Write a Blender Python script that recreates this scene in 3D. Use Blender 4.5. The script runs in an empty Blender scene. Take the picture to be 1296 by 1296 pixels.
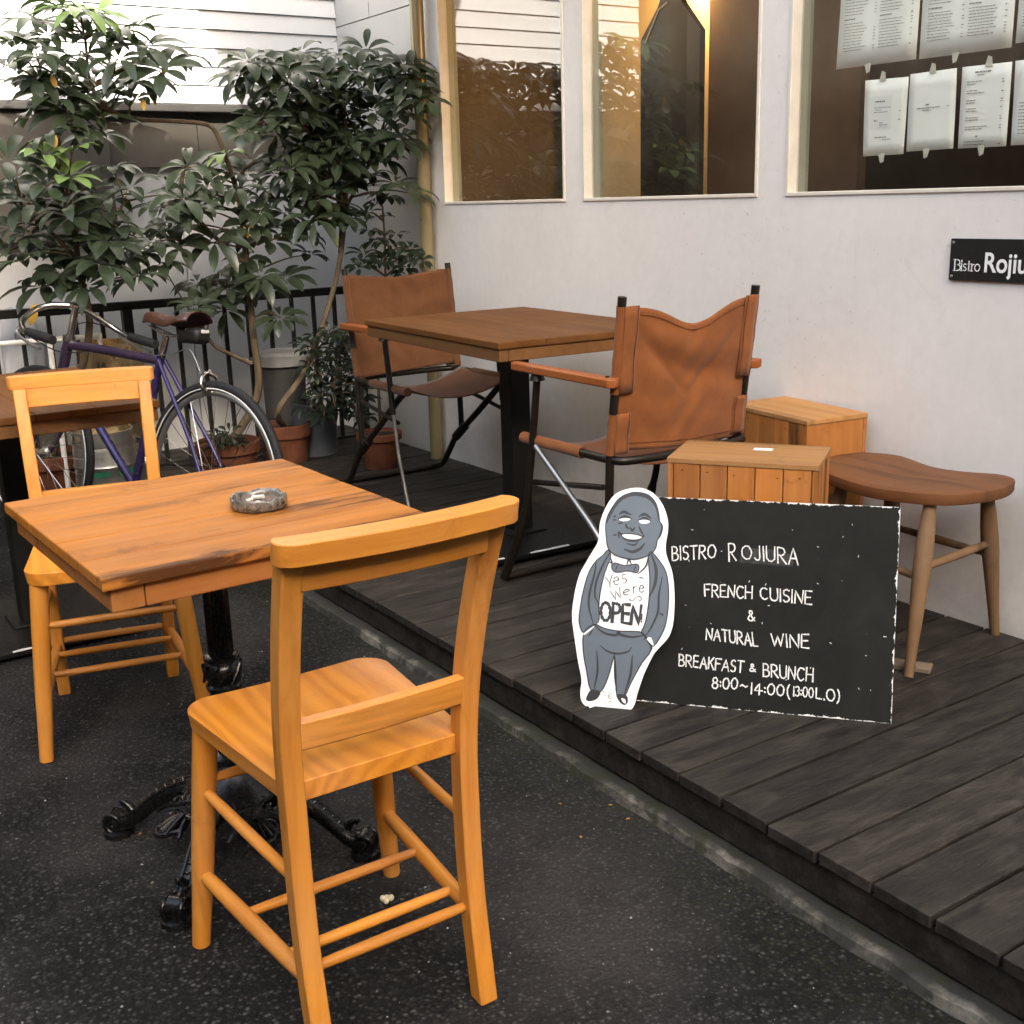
import bpy, bmesh, math, random
from mathutils import Vector, Matrix
random.seed(7)
R = math.radians
PI = math.pi
scene = bpy.context.scene
C = scene.collection

# ------------------------------------------------------------------ camera
CAM = Vector((0, 0, 1.22))
F_PX = 1469.45
def cam_axes(yaw, pitch, roll):
    d = Vector((-math.cos(yaw)*math.cos(pitch), math.sin(yaw)*math.cos(pitch), -math.sin(pitch)))
    rt = d.cross(Vector((0, 0, 1))).normalized()
    up = rt.cross(d)
    c, s = math.cos(roll), math.sin(roll)
    return rt*c+up*s, up*c-rt*s, d
RT, UP, FW = cam_axes(R(33.45483), R(15.05569), R(-1.65405))
cam_data = bpy.data.cameras.new('camera')
cam_data.sensor_width = 36
cam_data.lens = 36*F_PX/1296
cam_data.clip_start = 0.02
cam_data.clip_end = 500
cam = bpy.data.objects.new('camera', cam_data)
C.objects.link(cam)
m = Matrix((RT, UP, -FW)).transposed().to_4x4()
m.translation = CAM
cam.matrix_world = m
scene.camera = cam

# ------------------------------------------------------------------ light
SUN_EL, SUN_AZ = R(28), R(-12)
world = bpy.data.worlds.new('World')
scene.world = world
world.use_nodes = True
wn = world.node_tree
sky = wn.nodes.new('ShaderNodeTexSky')
sky.sky_type = 'NISHITA'
sky.sun_disc = False
sky.sun_elevation = SUN_EL
sd = Vector((math.cos(SUN_EL)*math.cos(SUN_AZ), math.cos(SUN_EL)*math.sin(SUN_AZ), math.sin(SUN_EL)))
sky.sun_rotation = math.atan2(sd.x, sd.y)
sky.air_density = 1.0
sky.dust_density = 3.0
sky.ozone_density = 0.6
bg = wn.nodes['Background']
hs = wn.nodes.new('ShaderNodeHueSaturation'); hs.inputs['Saturation'].default_value = 0.7
wn.links.new(sky.outputs[0], hs.inputs['Color']); wm = wn.nodes.new('ShaderNodeMix'); wm.data_type = 'RGBA'; wm.blend_type = 'MULTIPLY'; wm.inputs[0].default_value = 1.0; wm.inputs[7].default_value = (1.0, 0.955, 0.885, 1)
wn.links.new(hs.outputs[0], wm.inputs[6]); wn.links.new(wm.outputs[2], bg.inputs[0])
bg.inputs[1].default_value = 0.13
sun_d = bpy.data.lights.new('sun', 'SUN')
sun_d.energy = 2.0
sun_d.angle = R(0.5)
sun_d.color = (1.0, 0.93, 0.82)
sun = bpy.data.objects.new('sun', sun_d)
C.objects.link(sun)
sun.rotation_euler = sd.to_track_quat('Z', 'Y').to_euler()
scene.view_settings.view_transform = 'Standard'
scene.view_settings.look = 'None'
scene.view_settings.exposure = 2.98
scene.view_settings.gamma = 1.0

# ------------------------------------------------------------------ helpers
def ray(px, py):
    return RT*((px-648)/F_PX) - UP*((py-648)/F_PX) + FW
def onz(px, py, z):
    d = ray(px, py); return CAM + d*((z-CAM.z)/d.z)
def onx(px, py, x):
    d = ray(px, py); return CAM + d*(x/d.x)
def ony(px, py, y):
    d = ray(px, py); return CAM + d*(y/d.y)
def onpl(px, py, p0, n):
    d = ray(px, py); return CAM + d*((p0-CAM).dot(n)/d.dot(n))
V = Vector

class MB:
    """collects faces for one mesh"""
    def __init__(s): s.v = []; s.f = []; s.mi = []
    def quad(s, *p):
        b = len(s.v); s.v += [V(q) for q in p]; s.f.append(tuple(range(b, b+len(p)))); return s
    def box(s, x0, x1, y0, y1, z0, z1):
        return s.obox(V(((x0+x1)/2, (y0+y1)/2, (z0+z1)/2)), V(((x1-x0)/2, 0, 0)), V((0, (y1-y0)/2, 0)), V((0, 0, (z1-z0)/2)))
    def obox(s, c, a, b, d):
        i = len(s.v); c = V(c); a = V(a); b = V(b); d = V(d)
        for sz in (-1, 1):
            for sy in (-1, 1):
                for sx in (-1, 1): s.v.append(c+a*sx+b*sy+d*sz)
        for f in ((0, 2, 3, 1), (4, 5, 7, 6), (0, 1, 5, 4), (2, 6, 7, 3), (0, 4, 6, 2), (1, 3, 7, 5)):
            s.f.append(tuple(i+k for k in f))
        return s
    def rings(s, rings, close=True, cap=True):
        i = len(s.v); n = len(rings[0])
        for r in rings: s.v += [V(p) for p in r]
        for k in range(len(rings)-1):
            for j in range(n if close else n-1):
                a = i+k*n+j; b = i+k*n+(j+1) % n
                s.f.append((a, b, b+n, a+n))
        if cap and close:
            s.f.append(tuple(i+j for j in reversed(range(n))))
            s.f.append(tuple(i+(len(rings)-1)*n+j for j in range(n)))
        return s
    def tube(s, pts, r, n=12, cap=True, flat=None):
        pts = [V(p) for p in pts]; m = len(pts)
        rs = r if isinstance(r, (list, tuple)) else [r]*m
        t = [(pts[min(k+1, m-1)]-pts[max(k-1, 0)]).normalized() for k in range(m)]
        ref = V((0, 0, 1)) if abs(t[0].z) < 0.9 else V((1, 0, 0))
        u = t[0].cross(ref).normalized(); out = []
        for k in range(m):
            u = (u-t[k]*u.dot(t[k])).normalized(); w = t[k].cross(u)
            fl = 1 if flat is None else flat
            out.append([pts[k]+(u*math.cos(2*PI*j/n)+w*math.sin(2*PI*j/n)*fl)*rs[k] for j in range(n)])
        return s.rings(out, cap=cap)
    def lathe(s, prof, n=24, c=(0, 0, 0), flute=None):
        c = V(c); out = []
        for (r, z) in prof:
            out.append([c+V(((r*(1-(flute if flute and j % 2 else 0)))*math.cos(2*PI*j/n), (r*(1-(flute if flute and j % 2 else 0)))*math.sin(2*PI*j/n), z)) for j in range(n)])
        return s.rings(out)
    def prism(s, poly, d):
        """poly: 3D points in one plane; extruded by vector d"""
        i = len(s.v); n = len(poly); d = V(d)
        s.v += [V(p) for p in poly]+[V(p)+d for p in poly]
        s.f.append(tuple(i+k for k in reversed(range(n)))); s.f.append(tuple(i+n+k for k in range(n)))
        for k in range(n):
            a = i+k; b = i+(k+1) % n; s.f.append((a, b, b+n, a+n))
        return s
    def grid(s, fn, nu, nv):
        i = len(s.v)
        for a in range(nu+1):
            for b in range(nv+1): s.v.append(V(fn(a/nu, b/nv)))
        for a in range(nu):
            for b in range(nv):
                k = i+a*(nv+1)+b; s.f.append((k, k+nv+1, k+nv+2, k+1))
        return s
    def ribbon(s, pts, w, n):
        pts = [V(p) for p in pts]; n = V(n); m = len(pts)
        if m < 2: return s
        i = len(s.v)
        for k in range(m):
            t = (pts[min(k+1, m-1)]-pts[max(k-1, 0)])
            if t.length < 1e-9: t = V((0, 0, 1))
            t.normalize(); q = n.cross(t).normalized()
            ww = w if not isinstance(w, (list, tuple)) else w[k]
            e = t*(ww*0.5 if k == m-1 else (-ww*0.5 if k == 0 else 0))
            s.v += [pts[k]+e-q*ww/2, pts[k]+e+q*ww/2]
        for k in range(m-1): s.f.append((i+2*k, i+2*k+2, i+2*k+3, i+2*k+1))
        return s
    def build(s, name, mat, parent=None, smooth=None, bevel=0, seg=2, subsurf=0, thick=0, weld=False, loc=None):
        me = bpy.data.meshes.new(name)
        me.from_pydata([tuple(p) for p in s.v], [], s.f); me.update()
        bm = bmesh.new(); bm.from_mesh(me)
        if weld: bmesh.ops.remove_doubles(bm, verts=bm.verts, dist=1e-5)
        big = [f for f in bm.faces if len(f.verts) > 4]
        if big: bmesh.ops.triangulate(bm, faces=big)
        bmesh.ops.recalc_face_normals(bm, faces=bm.faces)
        bm.to_mesh(me); bm.free()
        me.materials.append(mat)
        if smooth is not None:
            me.shade_smooth(); me.set_sharp_from_angle(angle=R(smooth))
        o = bpy.data.objects.new(name, me); C.objects.link(o)
        if parent: o.parent = parent
        if loc: o.location = loc
        if thick:
            md = o.modifiers.new('thickness', 'SOLIDIFY'); md.thickness = thick; md.offset = 0
        if bevel:
            md = o.modifiers.new('bevel', 'BEVEL'); md.width = bevel; md.segments = seg; md.limit_method = 'ANGLE'; md.angle_limit = R(40)
        if subsurf:
            md = o.modifiers.new('subdivision', 'SUBSURF'); md.levels = subsurf; md.render_levels = subsurf
        return o

def tag(o, label, cat, group=None):
    o['label'] = label; o['category'] = cat
    if group: o['group'] = group
    return o
def thing(name, label, cat, loc=(0, 0, 0), rz=0, group=None):
    o = bpy.data.objects.new(name, None); C.objects.link(o)
    o.empty_display_size = 0.1
    o.location = loc; o.rotation_euler = (0, 0, rz)
    return tag(o, label, cat, group)
def struct(o):
    o['kind'] = 'structure'; return o
def dup(root, loc, rz, label, group=None):
    r = root.copy(); C.objects.link(r); r.location = loc; r.rotation_euler = (0, 0, rz); r['label'] = label
    if group: r['group'] = group
    for ch in list(root.children):
        c = ch.copy(); C.objects.link(c); c.parent = r
        for g in list(ch.children):
            d = g.copy(); C.objects.link(d); d.parent = c
    return r
def spline(pts, k=6):
    pts = [V(p) for p in pts]; out = []
    q = [pts[0]*2-pts[1]]+pts+[pts[-1]*2-pts[-2]]
    for i in range(1, len(q)-2):
        for j in range(k):
            t = j/k; a, b, c, d = q[i-1], q[i], q[i+1], q[i+2]
            out.append(0.5*((2*b)+(c-a)*t+(2*a-5*b+4*c-d)*t*t+(3*b-a-3*c+d)*t*t*t))
    out.append(pts[-1]); return out

# ------------------------------------------------------------------ materials
def new_mat(name):
    mt = bpy.data.materials.new(name); mt.use_nodes = True
    nt = mt.node_tree; return mt, nt, nt.nodes['Principled BSDF']
def N(nt, t, **kw):
    n = nt.nodes.new(t)
    for k, v in kw.items(): setattr(n, k, v)
    return n
def ramp(nt, fac, stops):
    r = N(nt, 'ShaderNodeValToRGB'); e = r.color_ramp.elements
    while len(e) < len(stops): e.new(0.5)
    for i, (p, c) in enumerate(stops):
        e[i].position = p; e[i].color = (*c, 1) if len(c) == 3 else c
    nt.links.new(fac, r.inputs[0]); return r.outputs[0]
def coords(nt, scale=(1, 1, 1), rand=True, kind='Object'):
    tc = N(nt, 'ShaderNodeTexCoord'); mp = N(nt, 'ShaderNodeMapping')
    mp.inputs['Scale'].default_value = scale
    if rand:
        oi = N(nt, 'ShaderNodeObjectInfo'); sc = N(nt, 'ShaderNodeVectorMath', operation='SCALE')
        cb = N(nt, 'ShaderNodeCombineXYZ')
        nt.links.new(oi.outputs['Random'], cb.inputs[0]); nt.links.new(oi.outputs['Random'], cb.inputs[1]); nt.links.new(oi.outputs['Random'], cb.inputs[2])
        nt.links.new(cb.outputs[0], sc.inputs[0]); sc.inputs['Scale'].default_value = 37.0
        ad = N(nt, 'ShaderNodeVectorMath', operation='ADD')
        nt.links.new(tc.outputs[kind], ad.inputs[0]); nt.links.new(sc.outputs[0], ad.inputs[1])
        nt.links.new(ad.outputs[0], mp.inputs[0])
    else: nt.links.new(tc.outputs[kind], mp.inputs[0])
    return mp.outputs[0]
def noise(nt, vec, scale, detail=6, rough=0.6, dist=0):
    n = N(nt, 'ShaderNodeTexNoise'); n.inputs['Scale'].default_value = scale; n.inputs['Detail'].default_value = detail
    n.inputs['Roughness'].default_value = rough; n.inputs['Distortion'].default_value = dist
    nt.links.new(vec, n.inputs['Vector']); return n.outputs['Fac']
def mixc(nt, fac, a, b, mode='MIX'):
    n = N(nt, 'ShaderNodeMix', data_type='RGBA', blend_type=mode)
    for i, s in ((0, fac), (6, a), (7, b)):
        if isinstance(s, (int, float)): n.inputs[i].default_value = s
        elif isinstance(s, tuple): n.inputs[i].default_value = (*s, 1)
        else: nt.links.new(s, n.inputs[i])
    return n.outputs[2]
def math_n(nt, op, a, b=None):
    n = N(nt, 'ShaderNodeMath', operation=op)
    for i, s in ((0, a), (1, b)):
        if s is None: continue
        if isinstance(s, (int, float)): n.inputs[i].default_value = s
        else: nt.links.new(s, n.inputs[i])
    return n.outputs[0]
def bump(nt, h, bsdf, strength=0.3, dist=0.002):
    b = N(nt, 'ShaderNodeBump'); b.inputs['Strength'].default_value = strength; b.inputs['Distance'].default_value = dist
    nt.links.new(h, b.inputs['Height']); nt.links.new(b.outputs[0], bsdf.inputs['Normal'])
def plain(name, col, rough=0.5, metal=0, spec=0.5, var=0.12, scale=30, bstr=0.0):
    mt, nt, b = new_mat(name)
    v = coords(nt); f = noise(nt, v, scale)
    lo = tuple(c*(1-var) for c in col); hi = tuple(min(1, c*(1+var)) for c in col)
    nt.links.new(ramp(nt, f, [(0.3, lo), (0.7, hi)]), b.inputs['Base Color'])
    rr = ramp(nt, noise(nt, v, scale*2.3), [(0.3, (rough*0.8,)*3), (0.7, (min(1, rough*1.2),)*3)])
    nt.links.new(rr, b.inputs['Roughness'])
    b.inputs['Metallic'].default_value = metal; b.inputs['Specular IOR Level'].default_value = spec
    if bstr: bump(nt, f, b, bstr)
    return mt
def wood(name, dark, light, axis='x', rough=0.4, ring=1.0, stain=None, stain_amt=0.0, fine=1.0, coat=0.0, wv=0.16, spec=0.3, edge=0, rv=0.14):
    mt, nt, b = new_mat(name)
    st = {'x': (1.2, 9, 9), 'y': (9, 1.2, 9), 'z': (9, 9, 1.2)}[axis]
    fs = {'x': (4, 90, 90), 'y': (90, 4, 90), 'z': (90, 90, 4)}[axis]
    v = coords(nt, st); vf = coords(nt, fs)
    w = N(nt, 'ShaderNodeTexWave', wave_type='RINGS', rings_direction={'x': 'X', 'y': 'Y', 'z': 'Z'}[axis])
    w.inputs['Scale'].default_value = 1.6*ring; w.inputs['Distortion'].default_value = 13.0; w.inputs['Detail'].default_value = 3.0; w.inputs['Detail Scale'].default_value = 0.6
    nt.links.new(v, w.inputs['Vector'])
    n1 = noise(nt, v, 1.3, 5, 0.6, 0.6); n2 = noise(nt, vf, 1.6*fine, 4, 0.7)
    f = math_n(nt, 'ADD', math_n(nt, 'MULTIPLY', w.outputs['Fac'], wv), math_n(nt, 'ADD', math_n(nt, 'MULTIPLY', n1, 0.70-wv), math_n(nt, 'MULTIPLY', n2, 0.30)))
    col = ramp(nt, f, [(0.22, dark), (0.5, tuple(0.4*a+0.6*c for a, c in zip(dark, light))), (0.75, light)])
    if stain:
        s = noise(nt, coords(nt, tuple(q*0.45 for q in st)), 1.7, 6, 0.62, 0.5)
        sf = ramp(nt, s, [(0.56, (0, 0, 0)), (0.68, (stain_amt,)*3)])
        col = mixc(nt, sf, col, stain)
        if edge:
            eo = N(nt, 'ShaderNodeTexCoord'); es = N(nt, 'ShaderNodeSeparateXYZ'); nt.links.new(eo.outputs['Object'], es.inputs[0])
            em_ = N(nt, 'ShaderNodeMapRange'); em_.inputs[1].default_value = edge-0.075; em_.inputs[2].default_value = edge
            nt.links.new(es.outputs[0], em_.inputs[0])
            eb_ = math_n(nt, 'ADD', math_n(nt, 'MULTIPLY', em_.outputs[0], 0.30), noise(nt, coords(nt, (14, 2.2, 14), False), 2.2, 6, 0.65, 0.4))
            col = mixc(nt, ramp(nt, eb_, [(0.66, (0, 0, 0)), (0.76, (0.9,)*3)]), col, stain)
            e2 = N(nt, 'ShaderNodeMath', operation='COMPARE'); nt.links.new(es.outputs[0], e2.inputs[0]); e2.inputs[1].default_value = 0.12; e2.inputs[2].default_value = 0.035
            yy = N(nt, 'ShaderNodeMapRange'); yy.inputs[1].default_value = -0.1; yy.inputs[2].default_value = 0.08; nt.links.new(es.outputs[1], yy.inputs[0])
            eb2 = math_n(nt, 'ADD', math_n(nt, 'MULTIPLY', math_n(nt, 'MULTIPLY', e2.outputs[0], yy.outputs[0]), 0.16), noise(nt, coords(nt, (26, 2.6, 26), False), 1.6, 6, 0.7, 0.4))
            col = mixc(nt, ramp(nt, eb2, [(0.62, (0, 0, 0)), (0.72, (0.85,)*3)]), col, stain)
        s2 = noise(nt, coords(nt, (1, 1, 1)), 9, 6, 0.7)
        col = mixc(nt, ramp(nt, s2, [(0.6, (0, 0, 0)), (0.75, (stain_amt*0.6,)*3)]), col, stain)
    oi_ = N(nt, 'ShaderNodeObjectInfo'); hv = N(nt, 'ShaderNodeHueSaturation'); nt.links.new(col, hv.inputs['Color'])
    nt.links.new(math_n(nt, 'ADD', math_n(nt, 'MULTIPLY', oi_.outputs['Random'], 2*rv), 1-rv), hv.inputs['Value'])
    sp_ = noise(nt, coords(nt, (1, 1, 1)), 3.2, 5, 0.65); nt.links.new(ramp(nt, sp_, [(0.35, (0.94,)*3), (0.65, (1.0,)*3)]), hv.inputs['Saturation'])
    col = hv.outputs[0]
    nt.links.new(col, b.inputs['Base Color'])
    nt.links.new(ramp(nt, n2, [(0.2, (rough*0.8,)*3), (0.8, (min(1, rough*1.25),)*3)]), b.inputs['Roughness'])
    b.inputs['Specular IOR Level'].default_value = spec; b.inputs['Coat Weight'].default_value = coat; b.inputs['Coat Roughness'].default_value = 0.25
    bump(nt, f, b, 0.12, 0.0015)
    return mt

CH_D, CH_L = (0.43, 0.132, 0.011), (0.73, 0.295, 0.032)
M = {}
for ax in 'xyz':
    M['beech_'+ax] = wood('honey_beech_'+ax, CH_D, CH_L, ax, 0.42, 1.0, (0.22, 0.062, 0.008), 0.7, wv=0.08, spec=0.3, coat=0.12)
    M['pine_'+ax] = wood('crate_pine_'+ax, (0.26, 0.082, 0.014), (0.47, 0.18, 0.034), ax, 0.65, 0.8, (0.06, 0.025, 0.008), 0.95, wv=0.08, spec=0.2, rv=0.30)
    M['dark_'+ax] = wood('brown_tabletop_'+ax, (0.082, 0.029, 0.006), (0.180, 0.073, 0.017), ax, 0.55, 0.6, (0.03, 0.012, 0.005), 0.5, wv=0.06, spec=0.10)
M['seat_wood'] = wood('honey_seat', (0.42, 0.120, 0.010), (0.75, 0.295, 0.030), 'x', 0.40, 0.8, (0.26, 0.075, 0.009), 0.5, wv=0.20, spec=0.3, coat=0.15)
M['top_wood'] = wood('worn_tabletop', (0.20, 0.060, 0.007), (0.47, 0.172, 0.021), 'y', 0.5, 0.7, (0.045, 0.017, 0.007), 0.92, wv=0.05, spec=0.10, edge=0.30)
M['apron_wood'] = wood('worn_apron', (0.24, 0.075, 0.012), (0.44, 0.165, 0.03), 'y', 0.55, 0.9, (0.06, 0.03, 0.012), 0.5, wv=0.08, spec=0.2)
M['arm_wood'] = wood('armrest_wood', (0.20, 0.05, 0.010), (0.34, 0.10, 0.018), 'x', 0.45, wv=.08, spec=.25)
M['stool_top'] = wood('stool_seat', (0.105, 0.040, 0.014), (0.20, 0.082, 0.030), 'x', 0.55, 0.4, (0.06, 0.028, 0.014), 0.6, wv=.04, spec=.12)
M['stool_leg'] = wood('stool_leg', (0.10, 0.052, 0.024), (0.235, 0.135, 0.064), 'z', 0.65, 0.6, (0.045, 0.028, 0.017), 0.85, wv=.06, spec=.25)
M['scrap'] = wood('grey_scrap', (0.10, 0.075, 0.05), (0.24, 0.18, 0.12), 'x', 0.8)
M['black_iron'] = plain('black_iron', (0.006, 0.006, 0.006), 0.28, 0.3, 0.6, 0.3, 60, 0.15)
M['black_paint'] = plain('black_painted_steel', (0.006, 0.0055, 0.005), 0.5, 0, 0.3, 0.3, 40)
M['dark_metal'] = plain('dark_tube', (0.016, 0.012, 0.008), 0.38, 0.3, 0.5, 0.3, 50)
M['chrome'] = plain('chrome', (0.62, 0.60, 0.57), 0.2, 1.0, 0.5, 0.15, 30)
M['steel'] = plain('brushed_steel', (0.42, 0.41, 0.38), 0.35, 0.9, 0.5, 0.2, 12)
M['brass_keg'] = plain('tinted_steel_keg', (0.80, 0.62, 0.36), 0.28, 1.0, 0.5, 0.2, 8)
M['rubber'] = plain('tyre_rubber', (0.014, 0.014, 0.015), 0.7, 0, 0.3, 0.2, 60)
M['purple'] = plain('purple_enamel', (0.030, 0.021, 0.085), 0.25, 0.2, 0.6, 0.2, 30)
M['dark_purple'] = plain('dark_purple_enamel', (0.03, 0.018, 0.04), 0.35, 0.1, 0.5, 0.2, 30)
M['leather'] = plain('saddle_leather', (0.055, 0.019, 0.010), 0.42, 0, 0.5, 0.4, 40)
M['white_paint'] = plain('white_paint', (0.72, 0.70, 0.66), 0.5, 0, 0.4, 0.05, 20)
M['jamb'] = plain('greenish_jamb', (0.30, 0.30, 0.23), 0.6, 0, 0.3, 0.1, 9)
M['frame_paint'] = plain('window_frame_paint', (0.66, 0.60, 0.50), 0.45, 0, 0.4, 0.08, 14)
M['apron_dark'] = wood('brown_apron', (0.085, 0.036, 0.012), (0.20, 0.092, 0.03), 'x', 0.55, 0.7, (0.04, 0.02, 0.01), 0.5, wv=0.06, spec=0.2)
M['pine_top'] = wood('weathered_crate_top', (0.24, 0.105, 0.03), (0.48, 0.245, 0.085), 'x', 0.7, 0.7, (0.10, 0.05, 0.02), 0.8, wv=0.05, spec=0.2)
M['pipe'] = plain('cream_downpipe', (0.27, 0.215, 0.115), 0.32, 0.3, 0.5, 0.08, 5)
M['terracotta'] = plain('terracotta', (0.115, 0.038, 0.017), 0.85, 0, 0.3, 0.35, 18, 0.2)
M['soil'] = plain('soil', (0.03, 0.02, 0.012), 0.95, 0, 0.2, 0.5, 60, 0.6)
M['grey_plastic'] = plain('grey_plastic', (0.33, 0.34, 0.34), 0.5, 0, 0.4, 0.1, 20)
M['dark_plastic'] = plain('dark_bin_plastic', (0.06, 0.06, 0.058), 0.55, 0, 0.4, 0.2, 20)
M['slate_planter'] = plain('slate_blue_planter', (0.13, 0.145, 0.165), 0.5, 0, 0.4, 0.15, 10)
M['bag'] = plain('white_plastic_bag', (0.62, 0.64, 0.68), 0.35, 0, 0.5, 0.12, 12, 0.4)
M['print_grey'] = plain('faded_print', (0.20, 0.20, 0.21), 0.7, 0, 0.3, 0.2, 300)
M['ink'] = plain('menu_ink', (0.20, 0.19, 0.18), 0.7, 0, 0.3, 0.3, 200)
M['tape'] = plain('tape', (0.55, 0.52, 0.45), 0.35, 0, 0.5, 0.1, 60)
M['coping'] = plain('dark_coping', (0.07, 0.066, 0.06), 0.6, 0, 0.4, 0.2, 9)
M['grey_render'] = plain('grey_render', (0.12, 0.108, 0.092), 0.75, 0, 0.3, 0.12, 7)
M['fence_paint'] = plain('dark_railing_paint', (0.013, 0.012, 0.009), 0.5, 0, 0.35, 0.3, 30)
M['glass_ash'] = plain('sooty_glass', (0.13, 0.115, 0.095), 0.12, 0, 0.8, 0.95, 90, 0.5)
M['ash'] = plain('ash', (0.16, 0.12, 0.09), 0.9, 0, 0.2, 0.6, 150, 0.5)
M['butt'] = plain('paper_butt', (0.72, 0.67, 0.58), 0.8, 0, 0.3, 0.1, 200)
M['fig_white'] = plain('sign_white', (0.80, 0.79, 0.77), 0.4, 0, 0.5, 0.03, 20)
M['fig_blue'] = plain('sign_slate_blue', (0.095, 0.118, 0.140), 0.35, 0, 0.5, 0.06, 20)
M['fig_black'] = plain('sign_black', (0.02, 0.02, 0.022), 0.4, 0, 0.5, 0.1, 20)
M['plate_black'] = plain('nameplate_black', (0.009, 0.0085, 0.008), 0.45, 0, 0.4, 0.2, 30)
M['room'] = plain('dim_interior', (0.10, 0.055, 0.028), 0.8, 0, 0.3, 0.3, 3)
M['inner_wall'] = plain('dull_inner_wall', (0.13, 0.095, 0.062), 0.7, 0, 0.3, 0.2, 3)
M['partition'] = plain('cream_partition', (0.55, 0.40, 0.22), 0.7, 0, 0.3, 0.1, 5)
M['bottle_black'] = plain('bottle_board', (0.018, 0.015, 0.011), 0.35, 0, 0.5, 0.4, 8)
M['popcorn'] = plain('popcorn_white', (0.68, 0.60, 0.42), 0.8, 0, 0.3, 0.25, 120)
M['dead_leaf'] = plain('dead_leaf', (0.36, 0.19, 0.05), 0.7, 0, 0.3, 0.4, 60)
M['cyan'] = plain('cyan_card', (0.05, 0.38, 0.52), 0.4, 0, 0.4, 0.1, 40)
M['lamp_amber'] = plain('amber_lens', (0.55, 0.30, 0.08), 0.2, 0, 0.6, 0.2, 40)
M['green_label'] = plain('green_label', (0.02, 0.14, 0.07), 0.4, 0, 0.4, 0.2, 40)
M['bark'] = wood('bark', (0.045, 0.032, 0.02), (0.17, 0.125, 0.075), 'z', 0.9, 0.5)
M['blocker_wall'] = plain('blocker_grey', (0.16, 0.15, 0.135), 0.8, 0, 0.3, 0.25, 3)
M['dark_brick'] = plain('dark_neighbour_wall', (0.055, 0.045, 0.035), 0.8, 0, 0.3, 0.25, 3)

def leaf_mat(name, a, b_, tip):
    mt, nt, b = new_mat(name)
    v = coords(nt, rand=False); f = noise(nt, v, 5, 3); f2 = noise(nt, v, 45, 3)
    col = ramp(nt, f, [(0.3, a), (0.62, b_), (0.8, tip)])
    col = mixc(nt, 0.25, col, ramp(nt, f2, [(0.3, a), (0.7, b_)]))
    nt.links.new(col, b.inputs['Base Color'])
    b.inputs['Roughness'].default_value = 0.34; b.inputs['Specular IOR Level'].default_value = 0.6
    tl = N(nt, 'ShaderNodeBsdfTranslucent'); nt.links.new(mixc(nt, 1.0, col, (1.6, 2.0, 0.9), 'MULTIPLY'), tl.inputs[0])
    ms = N(nt, 'ShaderNodeMixShader'); ms.inputs[0].default_value = 0.22
    o_ = nt.nodes['Material Output']; nt.links.new(b.outputs[0], ms.inputs[1]); nt.links.new(tl.outputs[0], ms.inputs[2]); nt.links.new(ms.outputs[0], o_.inputs[0])
    return mt
M['leaf'] = leaf_mat('umbrella_leaf', (0.020, 0.030, 0.017), (0.052, 0.072, 0.040), (0.095, 0.120, 0.065))
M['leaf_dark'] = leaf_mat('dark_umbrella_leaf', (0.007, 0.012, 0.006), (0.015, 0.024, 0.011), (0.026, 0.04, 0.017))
M['leaf_fresh'] = plain('fresh_leaf', (0.14, 0.22, 0.065), 0.4, 0, 0.5, 0.2, 20)
M['leaf_yellow'] = plain('yellow_leaf', (0.40, 0.24, 0.025), 0.5, 0, 0.4, 0.2, 20)

def canvas_mat(name, dark, light):
    mt, nt, b = new_mat(name)
    v = coords(nt); f = noise(nt, v, 9, 7, 0.68)
    wv = coords(nt, (900, 900, 900)); w1 = noise(nt, wv, 1.0, 2)
    col = ramp(nt, f, [(0.3, dark), (0.7, light)])
    nt.links.new(col, b.inputs['Base Color']); b.inputs['Roughness'].default_value = 0.95
    b.inputs['Specular IOR Level'].default_value = 0.06; b.inputs['Sheen Weight'].default_value = 0.15
    bump(nt, w1, b, 0.25, 0.0008)
    return mt
M['canvas'] = canvas_mat('rust_canvas', (0.185, 0.062, 0.019), (0.265, 0.094, 0.030))
M['canvas_dull'] = canvas_mat('dull_brown_canvas', (0.085, 0.036, 0.015), (0.135, 0.058, 0.025))
M['stitch'] = plain('stitching', (0.11, 0.04, 0.016), 0.9, 0, 0.2, 0.2, 100)

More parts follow.
